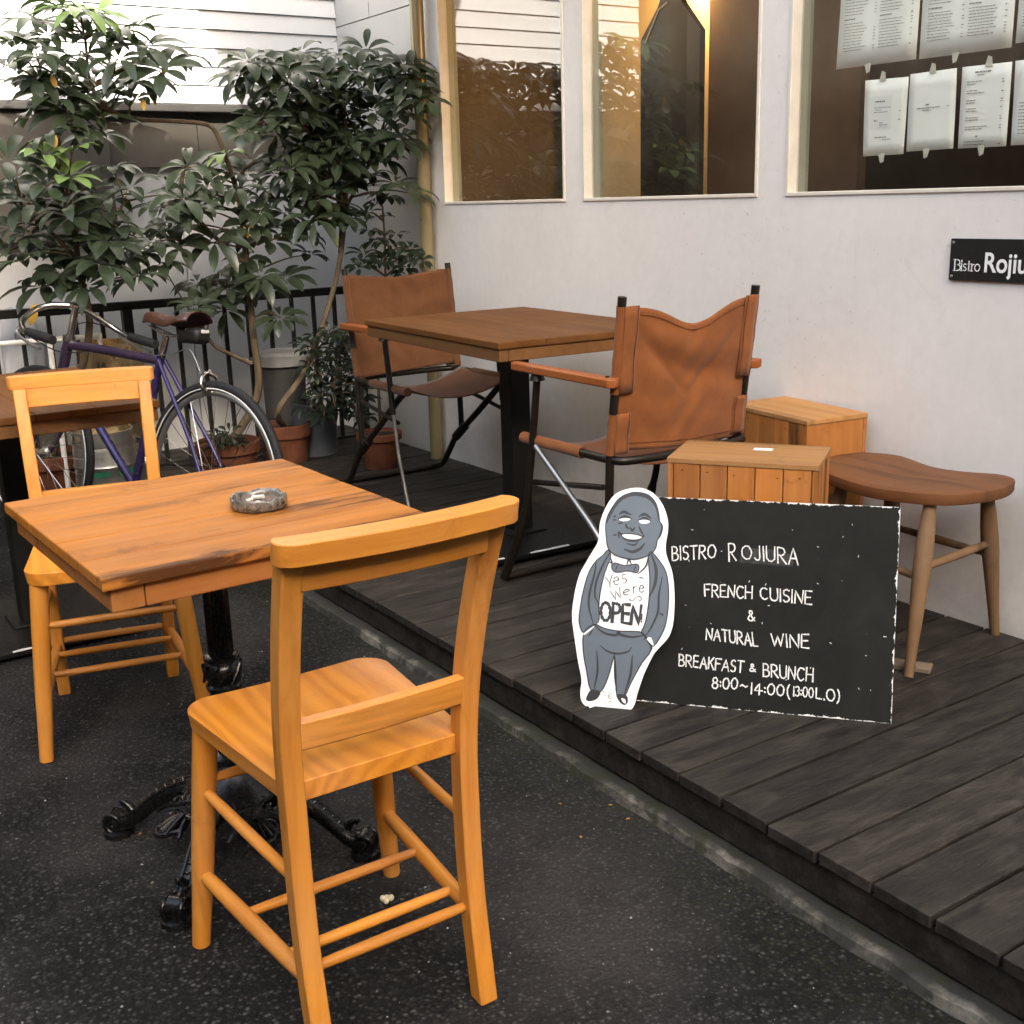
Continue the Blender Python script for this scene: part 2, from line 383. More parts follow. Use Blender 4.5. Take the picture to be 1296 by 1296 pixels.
def asphalt_mat():
    mt, nt, b = new_mat('asphalt')
    v = coords(nt, rand=False)
    st_ = N(nt, 'ShaderNodeTexVoronoi'); st_.inputs['Scale'].default_value = 120; nt.links.new(v, st_.inputs['Vector'])
    big = noise(nt, v, 1.6, 5, 0.6); fine = noise(nt, v, 260, 3, 0.7)
    vo = N(nt, 'ShaderNodeTexVoronoi'); vo.inputs['Scale'].default_value = 185; nt.links.new(v, vo.inputs['Vector'])
    col = ramp(nt, fine, [(0.34, (0.0035, 0.0033, 0.003)), (0.68, (0.027, 0.0255, 0.024))])
    ss_ = N(nt, 'ShaderNodeSeparateColor'); nt.links.new(st_.outputs['Color'], ss_.inputs[0])
    cell = mixc(nt, ramp(nt, st_.outputs['Distance'], [(0.25, (0, 0, 0)), (0.6, (1, 1, 1))]), ramp(nt, ss_.outputs[0], [(0.0, (0.006, 0.0056, 0.005)), (0.6, (0.034, 0.032, 0.030)), (0.85, (0.080, 0.076, 0.070)), (1.0, (0.14, 0.133, 0.123))]), (0.004, 0.0038, 0.0034))
    col = mixc(nt, 0.72, col, cell)
    col = mixc(nt, ramp(nt, big, [(0.46, (0, 0, 0)), (0.68, (0.6,)*3)]), col, (0.072, 0.066, 0.062))
    sp = ramp(nt, vo.outputs['Color'], [(0.0, (0, 0, 0)), (1, (1, 1, 1))])
    # scattered pale aggregate: few voronoi cells, only near cell centre
    sep = N(nt, 'ShaderNodeSeparateColor'); nt.links.new(vo.outputs['Color'], sep.inputs[0])
    pick = math_n(nt, 'GREATER_THAN', math_n(nt, 'ADD', sep.outputs[0], math_n(nt, 'MULTIPLY', math_n(nt, 'SUBTRACT', big, 0.5), 0.5)), 0.94)
    near = math_n(nt, 'LESS_THAN', vo.outputs['Distance'], math_n(nt, 'MULTIPLY', sep.outputs[1], 0.42))
    f = math_n(nt, 'MULTIPLY', pick, near)
    col = mixc(nt, math_n(nt, 'MULTIPLY', f, 0.8), col, (0.16, 0.152, 0.138))
    # moss along the kerb
    sx = N(nt, 'ShaderNodeSeparateXYZ'); nt.links.new(v, sx.inputs[0])
    mr = N(nt, 'ShaderNodeMapRange'); mr.inputs[1].default_value = 1.20; mr.inputs[2].default_value = 1.39
    nt.links.new(math_n(nt, 'ADD', sx.outputs[1], math_n(nt, 'MULTIPLY', noise(nt, v, 14, 5), 0.12)), mr.inputs[0])
    mf = math_n(nt, 'MULTIPLY', mr.outputs[0], ramp(nt, noise(nt, v, 40, 5), [(0.4, (0, 0, 0)), (0.65, (0.6,)*3)]))
    col = mixc(nt, mf, col, (0.022, 0.024, 0.009))
    nt.links.new(col, b.inputs['Base Color'])
    b.inputs['Roughness'].default_value = 0.8; b.inputs['Specular IOR Level'].default_value = 0.22
    h = math_n(nt, 'ADD', fine, math_n(nt, 'MULTIPLY', st_.outputs['Distance'], -1.2))
    bump(nt, h, b, 1.0, 0.006)
    return mt
M['asphalt'] = asphalt_mat()

def kerb_mat():
    mt, nt, b = new_mat('mossy_concrete')
    v = coords(nt, rand=False)
    f = noise(nt, v, 7, 7, 0.7); g = noise(nt, v, 26, 6, 0.7)
    col = ramp(nt, g, [(0.32, (0.016, 0.015, 0.012)), (0.72, (0.055, 0.051, 0.043))])
    col = mixc(nt, ramp(nt, f, [(0.46, (0, 0, 0)), (0.64, (0.8,)*3)]), col, (0.24, 0.22, 0.175))
    sx = N(nt, 'ShaderNodeSeparateXYZ'); nt.links.new(v, sx.inputs[0]); mr = N(nt, 'ShaderNodeMapRange'); mr.inputs[1].default_value = 1.382; mr.inputs[2].default_value = 1.396; nt.links.new(math_n(nt, 'ADD', sx.outputs[1], math_n(nt, 'MULTIPLY', math_n(nt, 'SUBTRACT', g, 0.5), 0.03)), mr.inputs[0])
    col = mixc(nt, mr.outputs[0], col, (0.022, 0.020, 0.016))
    col = mixc(nt, ramp(nt, noise(nt, v, 11, 6, 0.7, 1), [(0.5, (0, 0, 0)), (0.6, (0.85,)*3)]), col, (0.018, 0.020, 0.007))
    nt.links.new(col, b.inputs['Base Color']); b.inputs['Roughness'].default_value = 0.9
    bump(nt, g, b, 0.8, 0.006); return mt
M['kerb'] = kerb_mat()

def deck_mat():
    mt, nt, b = new_mat('dark_deck_board')
    v = coords(nt, (22, 2.2, 22)); v2 = coords(nt, (1, 1, 1)); vf = coords(nt, (160, 7, 160))
    f = noise(nt, v, 1.4, 6, 0.65); g = noise(nt, coords(nt, (3.2, 1.0, 3.2)), 6.5, 8, 0.74, 0.4); h = noise(nt, vf, 1, 4, 0.7)
    col = ramp(nt, f, [(0.3, (0.010, 0.0082, 0.0062)), (0.7, (0.030, 0.0250, 0.0195))])
    col = mixc(nt, ramp(nt, g, [(0.46, (0, 0, 0)), (0.72, (0.62,)*3)]), col, (0.080, 0.066, 0.052))
    oi_ = N(nt, 'ShaderNodeObjectInfo'); hv = N(nt, 'ShaderNodeHueSaturation'); nt.links.new(col, hv.inputs['Color']); nt.links.new(math_n(nt, 'ADD', math_n(nt, 'MULTIPLY', oi_.outputs['Random'], 0.6), 0.75), hv.inputs['Value']); col = hv.outputs[0]
    col = mixc(nt, ramp(nt, noise(nt, v2, 70, 3), [(0.72, (0, 0, 0)), (0.78, (0.4,)*3)]), col, (0.10, 0.09, 0.075))
    nt.links.new(col, b.inputs['Base Color'])
    nt.links.new(ramp(nt, h, [(0.3, (0.5,)*3), (0.7, (0.75,)*3)]), b.inputs['Roughness'])
    b.inputs['Specular IOR Level'].default_value = 0.28
    bump(nt, math_n(nt, 'ADD', h, f), b, 0.5, 0.003); return mt
M['deck'] = deck_mat()

def plaster_mat():
    mt, nt, b = new_mat('white_plaster')
    v = coords(nt, rand=False); f = noise(nt, v, 1.7, 6, 0.6); g = noise(nt, v, 30, 5, 0.6)
    col = ramp(nt, f, [(0.3, (0.64, 0.60, 0.55)), (0.65, (0.74, 0.70, 0.645))])
    col = mixc(nt, 0.15, col, ramp(nt, g, [(0.3, (0.55, 0.53, 0.5)), (0.7, (0.78, 0.76, 0.72))]))
    sx = N(nt, 'ShaderNodeSeparateXYZ'); nt.links.new(v, sx.inputs[0])
    mr = N(nt, 'ShaderNodeMapRange'); mr.inputs[1].default_value = 0.62; mr.inputs[2].default_value = 0.1; nt.links.new(sx.outputs[2], mr.inputs[0])
    dirt = math_n(nt, 'MULTIPLY', mr.outputs[0], ramp(nt, noise(nt, v, 5, 7, 0.7), [(0.35, (0.0,)*3), (0.75, (0.55,)*3)]))
    col = mixc(nt, dirt, col, (0.30, 0.26, 0.22))
    dv_ = coords(nt, (9, 9, 0.7), False); dr = ramp(nt, noise(nt, dv_, 2.2, 5, 0.65), [(0.52, (0, 0, 0)), (0.75, (0.07,)*3)])
    col = mixc(nt, dr, col, (0.42, 0.38, 0.33))
    cr_ = ramp(nt, noise(nt, v, 4.2, 8, 0.75, 0.8), [(0.60, (0, 0, 0)), (0.80, (0.35,)*3)]); col = mixc(nt, cr_, col, (0.40, 0.36, 0.32))
    spk = noise(nt, v, 85, 2, 0.5)
    band = N(nt, 'ShaderNodeMapRange'); band.inputs[1].default_value = 0.5; band.inputs[2].default_value = 0.25; nt.links.new(f, band.inputs[0])
    col = mixc(nt, math_n(nt, 'MULTIPLY', band.outputs[0], ramp(nt, spk, [(0.70, (0, 0, 0)), (0.74, (0.8,)*3)])), col, (0.17, 0.12, 0.09))
    nt.links.new(col, b.inputs['Base Color']); b.inputs['Roughness'].default_value = 0.75; b.inputs['Specular IOR Level'].default_value = 0.3
    bump(nt, g, b, 0.12, 0.002); return mt
M['plaster'] = plaster_mat()

def siding_mat(name, col0):
    mt, nt, b = new_mat(name)
    v = coords(nt, rand=False); f = noise(nt, v, 2.5, 5)
    col = ramp(nt, f, [(0.3, tuple(c*0.94 for c in col0)), (0.7, col0)])
    nt.links.new(col, b.inputs['Base Color']); b.inputs['Roughness'].default_value = 0.6
    return mt
M['siding'] = siding_mat('white_siding', (0.80, 0.80, 0.80))
M['pale_wall'] = siding_mat('pale_render', (0.52, 0.51, 0.49))
M['blue_wall'] = siding_mat('pale_blue_render', (0.80, 0.80, 0.79))

def board_mat(hw, hh):
    mt, nt, b = new_mat('chalkboard_black')
    tc = N(nt, 'ShaderNodeTexCoord'); sx = N(nt, 'ShaderNodeSeparateXYZ'); nt.links.new(tc.outputs['Object'], sx.inputs[0])
    v = tc.outputs['Object']
    du = math_n(nt, 'SUBTRACT', hw, math_n(nt, 'ABSOLUTE', sx.outputs[0])); dv = math_n(nt, 'SUBTRACT', hh, math_n(nt, 'ABSOLUTE', sx.outputs[1]))
    d = math_n(nt, 'MINIMUM', du, dv)
    wear = noise(nt, v, 55, 5, 0.7)
    lim = ramp(nt, wear, [(0.44, (0.0,)*3), (0.60, (0.0035,)*3), (0.74, (0.009,)*3)])
    edge = math_n(nt, 'LESS_THAN', d, lim)
    smear = noise(nt, v, 7, 6, 0.7, 1.0)
    col = ramp(nt, smear, [(0.35, (0.010, 0.010, 0.0085)), (0.7, (0.017, 0.0168, 0.0145))])
    sp = noise(nt, v, 95, 2, 0.5)
    col = mixc(nt, ramp(nt, sp, [(0.765, (0, 0, 0)), (0.79, (0.7,)*3)]), col, (0.5, 0.5, 0.48))
    col = mixc(nt, edge, col, (0.72, 0.71, 0.66))
    nt.links.new(col, b.inputs['Base Color']); b.inputs['Roughness'].default_value = 0.65; b.inputs['Specular IOR Level'].default_value = 0.12
    return mt
def chalk_mat():
    mt, nt, b = new_mat('chalk')
    v = coords(nt, rand=False); f = noise(nt, v, 420, 3, 0.7)
    nt.links.new(ramp(nt, f, [(0.32, (0.20, 0.20, 0.19)), (0.50, (0.80, 0.79, 0.75))]), b.inputs['Base Color'])
    b.inputs['Roughness'].default_value = 0.9; return mt
M['chalk'] = chalk_mat()
def smear_mat():
    mt, nt, b = new_mat('chalk_smear')
    v = coords(nt, rand=False); f = noise(nt, v, 45, 5, 0.7, 0.5)
    nt.links.new(ramp(nt, f, [(0.45, (0.0125, 0.0123, 0.011)), (0.8, (0.08, 0.078, 0.074))]), b.inputs['Base Color'])
    b.inputs['Roughness'].default_value = 0.8; return mt

def glass_mat():
    mt = bpy.data.materials.new('window_glass'); mt.use_nodes = True; nt = mt.node_tree; nt.nodes.clear()
    out = N(nt, 'ShaderNodeOutputMaterial'); mx = N(nt, 'ShaderNodeMixShader'); tr = N(nt, 'ShaderNodeBsdfTransparent'); gl = N(nt, 'ShaderNodeBsdfGlossy')
    gl.inputs['Roughness'].default_value = 0.0; tr.inputs['Color'].default_value = (0.94, 0.96, 0.92, 1)
    fr = N(nt, 'ShaderNodeFresnel'); ge = N(nt, 'ShaderNodeNewGeometry'); IOR_ = 2.35
    nt.links.new(math_n(nt, 'ADD', math_n(nt, 'MULTIPLY', ge.outputs['Backfacing'], 1/IOR_-IOR_), IOR_), fr.inputs[0])
    nt.links.new(fr.outputs[0], mx.inputs[0]); nt.links.new(tr.outputs[0], mx.inputs[1]); nt.links.new(gl.outputs[0], mx.inputs[2]); nt.links.new(mx.outputs[0], out.inputs[0])
    return mt
M['glass'] = glass_mat()
def paper_mat():
    mt, nt, b = new_mat('menu_paper')
    v = coords(nt); f = noise(nt, v, 9, 4)
    nt.links.new(ramp(nt, f, [(0.3, (0.84, 0.82, 0.77)), (0.7, (0.90, 0.89, 0.86))]), b.inputs['Base Color']); b.inputs['Roughness'].default_value = 0.6
    return mt
M['paper'] = paper_mat()
def emit(name, col, s):
    mt = bpy.data.materials.new(name); mt.use_nodes = True; nt = mt.node_tree; nt.nodes.clear()
    e = N(nt, 'ShaderNodeEmission'); e.inputs[0].default_value = (*col, 1); e.inputs[1].default_value = s
    o = N(nt, 'ShaderNodeOutputMaterial'); nt.links.new(e.outputs[0], o.inputs[0]); return mt
M['bulb'] = emit('warm_bulb', (1, 0.55, 0.16), 12)

# ================================================================== SETTING
WALL_Y = 2.56
DZ = 0.12                      # deck top
g = MB(); g.quad((-60, -60, 0), (60, -60, 0), (60, 60, 0), (-60, 60, 0))
struct(g.build('ground', M['asphalt']))
# concrete strip the deck stands on: uneven rounded front edge
k = MB(); rr = []
for i in range(161):
    x = -4.75+i*0.04
    w = 0.0018*math.sin(i*1.7)+0.002*math.sin(i*0.31+1)+random.uniform(-0.002, 0.002)
    h = 0.022+random.uniform(-0.003, 0.003)
    y0 = 1.372+w
    rr.append([(x, 2.5, 0.0), (x, y0, 0.0), (x, y0+0.006, h*0.8), (x, y0+0.02, h), (x, 1.47, h*0.8), (x, 2.5, h*0.8)])
k.rings(rr); struct(k.build('kerb', M['kerb'], smooth=50))

# ---- bistro building
B = thing('bistro_building', 'white plastered bistro wall with three large windows above the dark deck', 'building', (-2.5, 2.56, 0))
def bpart(mb, name, mat, parent=None, **kw):
    o = mb.build(name, mat, None, **kw)
    o.parent = parent or B
    base = B.location if parent is None else B.location
    o.matrix_parent_inverse = Matrix.Translation(-V(B.location)) if parent is None else Matrix.Identity(4)
    return o
WIN = [(-4.315, -3.467), (-3.362, -2.522), (-2.412, -0.9)]
SZ, TZ, WT = 1.207, 2.6, 0.085
w = MB()
w.box(-4.45, 2.2, WALL_Y, WALL_Y+WT, 0.0, SZ)
xs = [-4.45]+[q for a in WIN for q in a]+[2.2]
for i in range(0, len(xs), 2): w.box(xs[i], xs[i+1], WALL_Y, WALL_Y+WT, SZ, TZ)
w.box(-4.45, 2.2, WALL_Y, WALL_Y+WT, TZ, 9.0)
bpart(w, 'wall', M['plaster'])
ev = MB(); ev.box(-4.45, -2.75, 1.70, WALL_Y-0.003, 2.66, 2.74)  # slab added above the view to darken the corner wall and plants
bpart(ev, 'shade_slab', M['dark_brick'])
sp = MB(); sp.box(-5.7, -4.455, 2.665, 2.72, 0, 5.2); sp.box(-5.3995, -4.455, 2.62, 2.664, 0, 5.2)
for q_ in ((-5.3995, -4.455, 0, 1.30), (-5.3995, -4.455, 1.305, 2.02), (-5.3995, -4.98, 2.025, 5.2), (-4.975, -4.455, 2.025, 5.2)): sp.box(q_[0], q_[1], 2.60, 2.6195, q_[2], q_[3])
bpart(sp, 'side_panel', M['pale_wall'])
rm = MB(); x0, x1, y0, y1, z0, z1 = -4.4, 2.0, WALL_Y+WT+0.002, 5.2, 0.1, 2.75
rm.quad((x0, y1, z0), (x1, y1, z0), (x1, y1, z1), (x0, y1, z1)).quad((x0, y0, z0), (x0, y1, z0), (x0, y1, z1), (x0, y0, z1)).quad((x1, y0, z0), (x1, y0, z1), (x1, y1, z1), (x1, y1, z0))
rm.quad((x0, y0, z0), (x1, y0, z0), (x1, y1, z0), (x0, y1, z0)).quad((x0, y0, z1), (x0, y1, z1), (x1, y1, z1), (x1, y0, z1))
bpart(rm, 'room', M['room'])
pt = MB(); pt.box(-4.0, -3.315, 3.10, 3.16, 0.1, 2.74); 
bpart(pt, 'partition', M['partition'])
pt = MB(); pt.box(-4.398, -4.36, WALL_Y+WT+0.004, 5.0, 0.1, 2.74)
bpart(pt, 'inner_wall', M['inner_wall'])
pt = MB(); pt.box(-3.228, -2.55, 3.02, 3.06, 0.1, 2.74)
bpart(pt, 'cabinet', M['room'])
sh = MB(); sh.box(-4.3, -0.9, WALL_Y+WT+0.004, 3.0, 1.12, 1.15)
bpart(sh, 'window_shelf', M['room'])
for (a, b) in WIN:
    f = MB(); e = 0.011; yy0, yy1 = WALL_Y-0.005, WALL_Y+0.038
    f.box(a, a+e, yy0, yy1, SZ, TZ); f.box(b-e, b, yy0, yy1, SZ, TZ); f.box(a+e, b-e, yy0, yy1, SZ, SZ+e); f.box(a+e, b-e, yy0, yy1, TZ-e, TZ)
    fo = bpart(f, 'window', M['frame_paint'], bevel=0.002)
    jb = MB(); jb.box(a+0.0005, a+0.004, yy1+0.0005, WALL_Y+WT-0.001, SZ+0.0005, TZ-0.0005); jo = jb.build('jamb_lining', M['jamb']); jo.parent = fo
    p = MB(); p.quad((a+e, WALL_Y+0.03, SZ+e), (b-e, WALL_Y+0.03, SZ+e), (b-e, WALL_Y+0.03, TZ-e), (a+e, WALL_Y+0.03, TZ-e))
    po = p.build('pane', M['glass']); po.parent = fo
# downpipe at the corner
dp = MB(); dp.tube([(-4.40, 2.515, z) for z in (0.0, 1.0, 2.0, 3.0, 4.0, 5.2)], 0.028, 20)
DP = thing('drainpipe', 'cream metal downpipe running up the corner of the white wall', 'drainpipe', (-4.40, 2.515, 0))
o = dp.build('pipe', M['pipe'], smooth=40); o.parent = DP; o.matrix_parent_inverse = Matrix.Translation(-V(DP.location))
for z in (0.9, 2.3, 3.7):
    br = MB(); br.lathe([(0.033, -0.012), (0.033, 0.012)], 20); br.box(-0.012, 0.012, 0.02, 0.045, -0.01, 0.01)
    br.build('bracket', M['pipe'], DP, smooth=40, loc=(0, 0, z))

# ---- neighbour building across the end of the alley
NBX = -5.32
NB = thing('neighbour_building', 'neighbouring house with white lap siding above a dark coping and pale lower wall', 'building', (NBX, 0, 0))
def npart(mb, name, mat, **kw):
    o = mb.build(name, mat, **kw); o.parent = NB; o.matrix_parent_inverse = Matrix.Translation(-V(NB.location)); return o
sd_ = MB(); z = 1.672; pitch = 0.0785; Y0, Y1 = 0.74, 2.598
while z < 3.3:
    sd_.prism([(NBX-0.03, Y0, z), (NBX+0.013, Y0, z), (NBX+0.002, Y0, z+pitch-0.003), (NBX-0.03, Y0, z+pitch-0.003)], (0, Y1-Y0, 0))
    z += pitch
sd_.box(NBX-0.06, NBX-0.032, Y0, Y1, 1.672, z)
npart(sd_, 'siding', M['siding'])
uw = MB(); uw.box(NBX-4, NBX+0.02, Y0-0.1, Y1, z+0.003, 10.5)  # unseen dark storeys, added to keep sky and bounce light off the corner
npart(uw, 'shade_storeys', M['dark_brick'])
cp = MB(); cp.box(NBX-0.5, NBX+0.03, 0.74, 2.598, 1.635, 1.668)
npart(cp, 'coping', M['coping'], bevel=0.004)
lw = MB(); lw.box(NBX-0.30, NBX-0.08, 0.2, 1.80, 0, 1.40); lw.box(NBX-0.30, NBX-0.08, 1.805, 2.66, 0, 1.40)
shade_band = MB(); shade_band.box(NBX-0.32, NBX-0.05, 1.492, 1.90, 1.403, 1.633); shade_band.box(NBX-0.32, NBX-0.05, 1.904, 2.66, 1.403, 1.633)  # dark strip in place of the shade under the coping
npart(shade_band, 'band', M['grey_render'])
npart(lw, 'lower_wall', M['blue_wall'])
pb = MB(); pb.box(NBX-0.079, NBX, 0.60, 1.49, 1.10, 1.634)
npart(pb, 'grey_box', M['grey_render'], bevel=0.006)
# dark house on the left, out of the frame, seen only mirrored in the panes
dh = MB(); dh.box(-9, -5.05, -9, 0.62, 0, 3.0)
tag(dh.build('dark_house', M['dark_brick']), 'dark brown house wall beside the white siding, left of the alley', 'building')
ah = MB(); ah.box(-4.9, 3.4, -8, -3.0, 0, 3.5)  # added out of view to block low sky from the side
tag(ah.build('side_sky_blocker', M['blocker_wall']), 'unseen dark block added along the other side of the alley to cut low sky light', 'building')
rh = MB(); rh.box(3.6, 9, -9, 2.2, 0, 3.4)  # added out of view to darken faces turned toward the camera
tag(rh.build('rear_sky_blocker', M['blocker_wall']), 'unseen low grey block added behind the camera to cut low sky light', 'building')
# unseen block added far behind the photographer, sized to shade the alley
fb = MB(); fb.box(25, 36, -34, 22, 0, 18.15)
tag(fb.build('shade_block', M['grey_render']), 'unseen grey block added far behind the camera to keep sun off the alley', 'building')

# ---- deck
DK = thing('wooden_deck', 'low dark timber deck of weathered boards along the white wall', 'deck', (-2.0, 1.9, 0))
pit = 0.1175
bx = MB(); bx.box(-(pit-0.0075)/2, (pit-0.0075)/2, -0.5775, 0.5775, DZ-0.024, DZ)
first = None
nb = 48
for i in range(nb):
    x = -0.967+0.1175*9-0.1175*(i+0.5)
    if first is None:
        o = bx.build('board', M['deck'], DK, bevel=0.0025); first = o
    else:
        o = first.copy(); C.objects.link(o); o.parent = DK
    o.location = (x+2.0, 1.9815-1.9+random.uniform(-0.0025, 0.0025), random.uniform(-0.0012, 0.0012))
fa = MB(); fa.box(-4.7+2, 0.1+2, 1.416-1.9, 1.44-1.9, 0.026, DZ-0.026)
fa.build('fascia', M['deck'], DK, bevel=0.002)
js = MB()
for y in (1.65, 1.95, 2.3): js.box(-2.6, 2.0, y-1.9-0.03, y-1.9+0.03, 0.024, DZ-0.026)
js.build('joist', M['deck'], DK)

# ---- railing
RX = -5.1
rl = thing('railing', 'dark metal railing with thin upright bars behind the plants', 'railing', (RX, 1.4, 0))
t = MB(); t.box(-0.02, 0.02, -1.0, 1.14, 0.81, 0.845); t.build('top_rail', M['fence_paint'], rl, bevel=0.003)
t = MB(); t.box(-0.012, 0.012, -1.0, 1.14, 0.10, 0.13); t.build('bottom_rail', M['fence_paint'], rl, bevel=0.003)
t = MB(); t.box(-0.008, 0.008, -0.008, 0.008, 0.13, 0.81)
b0 = None
for i in range(19):
    y = -0.95+i*0.108
    if b0 is None: b0 = t.build('bar', M['fence_paint'], rl); b = b0
    else: b = b0.copy(); C.objects.link(b); b.parent = rl
    b.location = (0, y, 0)
t = MB(); t.box(-0.02, 0.02, -0.02, 0.02, 0.0, 0.83)
p0 = None
for y in (-1.02, 0.02, 1.115):
    if p0 is None: p0 = t.build('post', M['fence_paint'], rl); b = p0
    else: b = p0.copy(); C.objects.link(b); b.parent = rl
    b.location = (0, y, 0)

# ================================================================== FURNITURE
# ---- honey coloured chapel chairs (face local +x)
def rect_sweep(path, hy, hx):
    """path of (x,y,z) centre points; rectangular section hy (half width y) hx (half depth x, follows slope)"""
    rings = []; m = len(path); path = [V(p) for p in path]
    for k in range(m):
        t = (path[min(k+1, m-1)]-path[max(k-1, 0)]).normalized()
        u = V((t.z, 0, -t.x)).normalized() if abs(t.z) > 0.2 else V((0, 0, 1))
        if k in (0, ) : u = V((1, 0, 0))
        rings.append([path[k]-u*hx+V((0, -hy, 0)), path[k]+u*hx+V((0, -hy, 0)), path[k]+u*hx+V((0, hy, 0)), path[k]-u*hx+V((0, hy, 0))])
    return MB().rings(rings)
def make_chapel_chair(label, loc, rz):
    t = thing('chapel_chair', label, 'chair', loc, rz, 'honey wooden chairs at the near table')
    # seat with saddled top
    sx0, sx1, hw0, hw1 = -0.178, 0.188, 0.148, 0.178
    outl = []
    def hwid(x):
        s = (x-sx0)/(sx1-sx0); return hw0+(hw1-hw0)*min(1, s*1.15)
    n = 24; rad = 0.05
    def edge(x):
        h = hwid(x)
        if x > sx1-rad: h -= rad-math.sqrt(max(0, rad*rad-(x-(sx1-rad))**2))
        return h
    xsn = [sx0+(sx1-sx0)*(1-(1-i/n)**1.5) for i in range(n+1)]; mm = 18
    top, bot = [], []
    def zt(x, q):
        s = (x-sx0)/(sx1-sx0)
        return 0.447-0.010*(1-q*q)*math.sin(PI*min(1, max(0, s*0.95)))**0.8+0.006*(s > .8)*(s-.8)*0
    mb = MB()
    def ptop(a, b):
        x = sx0+(sx1-sx0)*(1-(1-a)**1.6); q = 2*b-1; return (x, edge(x)*q, zt(x, q))
    def pbot(a, b):
        x = sx0+(sx1-sx0)*(1-(1-a)**1.6); q = 2*b-1; return (x, (edge(x)-0.004)*q, 0.416)
    mb.grid(ptop, 28, mm)
    i0 = len(mb.v); mb.grid(pbot, 28, mm)
    W_ = mm+1
    def idx(base, a, b): return base+a*W_+b
    for a in range(28):
        mb.f.append((idx(0, a, 0), idx(0, a+1, 0), idx(i0, a+1, 0), idx(i0, a, 0)))
        mb.f.append((idx(0, a, mm), idx(i0, a, mm), idx(i0, a+1, mm), idx(0, a+1, mm)))
    for b in range(mm):
        mb.f.append((idx(0, 0, b), idx(i0, 0, b), idx(i0, 0, b+1), idx(0, 0, b+1)))
        mb.f.append((idx(0, 28, b), idx(0, 28, b+1), idx(i0, 28, b+1), idx(i0, 28, b)))
    mb.build('seat', M['seat_wood'], t, smooth=45, bevel=0.004)
    # rear posts: sabre curve from foot to crest
    prof = [(-0.212, 0), (-0.200, 0.08), (-0.188, 0.16), (-0.180, 0.26), (-0.178, 0.38), (-0.180, 0.46), (-0.189, 0.54), (-0.206, 0.62), (-0.229, 0.70), (-0.262, 0.795)]
    pr_ = [V((p[0], 0, p[1])) for p in prof]
    prs = spline(pr_, 3)
    for s in (-1, 1):
        path = [V((p.x, s*(0.139+0.010*max(0, (p.z-0.4)/0.4)-0.004*max(0, 0.3-p.z)), p.z)) for p in prs]
        rect_sweep(path, 0.0155, 0.0165).build('leg', M['beech_z'], t, smooth=35, bevel=0.003)
    # crest rail: rounded plan, bowed back in the middle
    plan = []; nn = 20
    L = 0.177
    def bow(y): return -0.018*(1-(y/L)**2)
    for i in range(nn+1):
        y = -L+0.018+(2*L-0.036)*i/nn; plan.append((-0.252+bow(y), y))
    for i in range(1, 8):
        a = PI/2-i*PI/8; plan.append((-0.2755+0.0235*math.sin(a)+bow(L), L-0.018+0.018*math.cos(a)))
    for i in range(nn+1):
        y = L-0.018-(2*L-0.036)*i/nn; plan.append((-0.299+bow(y), y))
    for i in range(1, 8):
        a = -PI/2+i*PI/8; plan.append((-0.2755+0.0235*math.sin(a)+bow(L), -L+0.018-0.018*math.cos(a)))
    MB().prism([(x-0.002, y, 0.797) for x, y in plan], (-0.006, 0, 0.031)).build('crest_rail', M['beech_y'], t, smooth=40, bevel=0.004)
    # thin rail under the crest and slat
    rr = []
    for i in range(13):
        y = -0.138+0.276*i/12; x = -0.257-0.012*(1-(y/0.15)**2)
        rr.append([(x-0.009, y, 0.752), (x+0.007, y, 0.752), (x-0.003, y, 0.797), (x-0.019, y, 0.797)])
    MB().rings(rr).build('upper_rail', M['beech_y'], t, smooth=40, bevel=0.002)
    rr = []
    for i in range(13):
        y = -0.131+0.262*i/12; x = -0.186-0.006*(1-(y/0.15)**2)
        rr.append([(x-0.011, y, 0.502), (x+0.009, y, 0.502), (x+0.001, y, 0.548), (x-0.019, y, 0.548)])
    MB().rings(rr).build('slat', M['beech_y'], t, smooth=40, bevel=0.003)
    # turned front legs
    for s in (-1, 1):
        a, b = V((0.150, s*0.150, 0.417)), V((0.190, s*0.184, 0.0))
        pts = [a.lerp(b, i/8) for i in range(9)]
        MB().tube(pts, [0.0205, 0.0205, 0.0205, 0.020, 0.0195, 0.019, 0.0175, 0.0165, 0.0155], 16).build('leg', M['beech_z'], t, smooth=50, bevel=0.0015)
    def st(a, b, r, ax):
        a, b = V(a), V(b)
        MB().tube([a.lerp(b, i/6) for i in range(7)], [r*0.85, r, r*1.05, r*1.08, r*1.05, r, r*0.85], 12).build('stretcher', M['beech_'+ax], t, smooth=60)
    for s in (-1, 1):
        st((0.162, s*0.160, 0.298), (-0.176, s*0.142, 0.298), 0.009, 'x')
        st((0.176, s*0.172, 0.140), (-0.186, s*0.140, 0.140), 0.0125, 'x')
    st((0.160, -0.158, 0.315), (0.160, 0.158, 0.315), 0.009, 'y')
    st((0.02, -0.157, 0.142), (0.02, 0.157, 0.142), 0.0085, 'y')
    st((-0.115, -0.146, 0.142), (-0.115, 0.146, 0.142), 0.0085, 'y')
    st((-0.184, -0.138, 0.155), (-0.184, 0.138, 0.155), 0.0085, 'y')
    return t
chair_a = make_chapel_chair('honey wooden chair turned away from us, nearest, pushed up to the ashtray table', (-1.565, 0.678, 0), R(179.6))
chair_b = dup(chair_a, (-2.785, 0.660, 0), R(-12.5), 'honey wooden chair facing us behind the ashtray table, its back toward the bicycle')

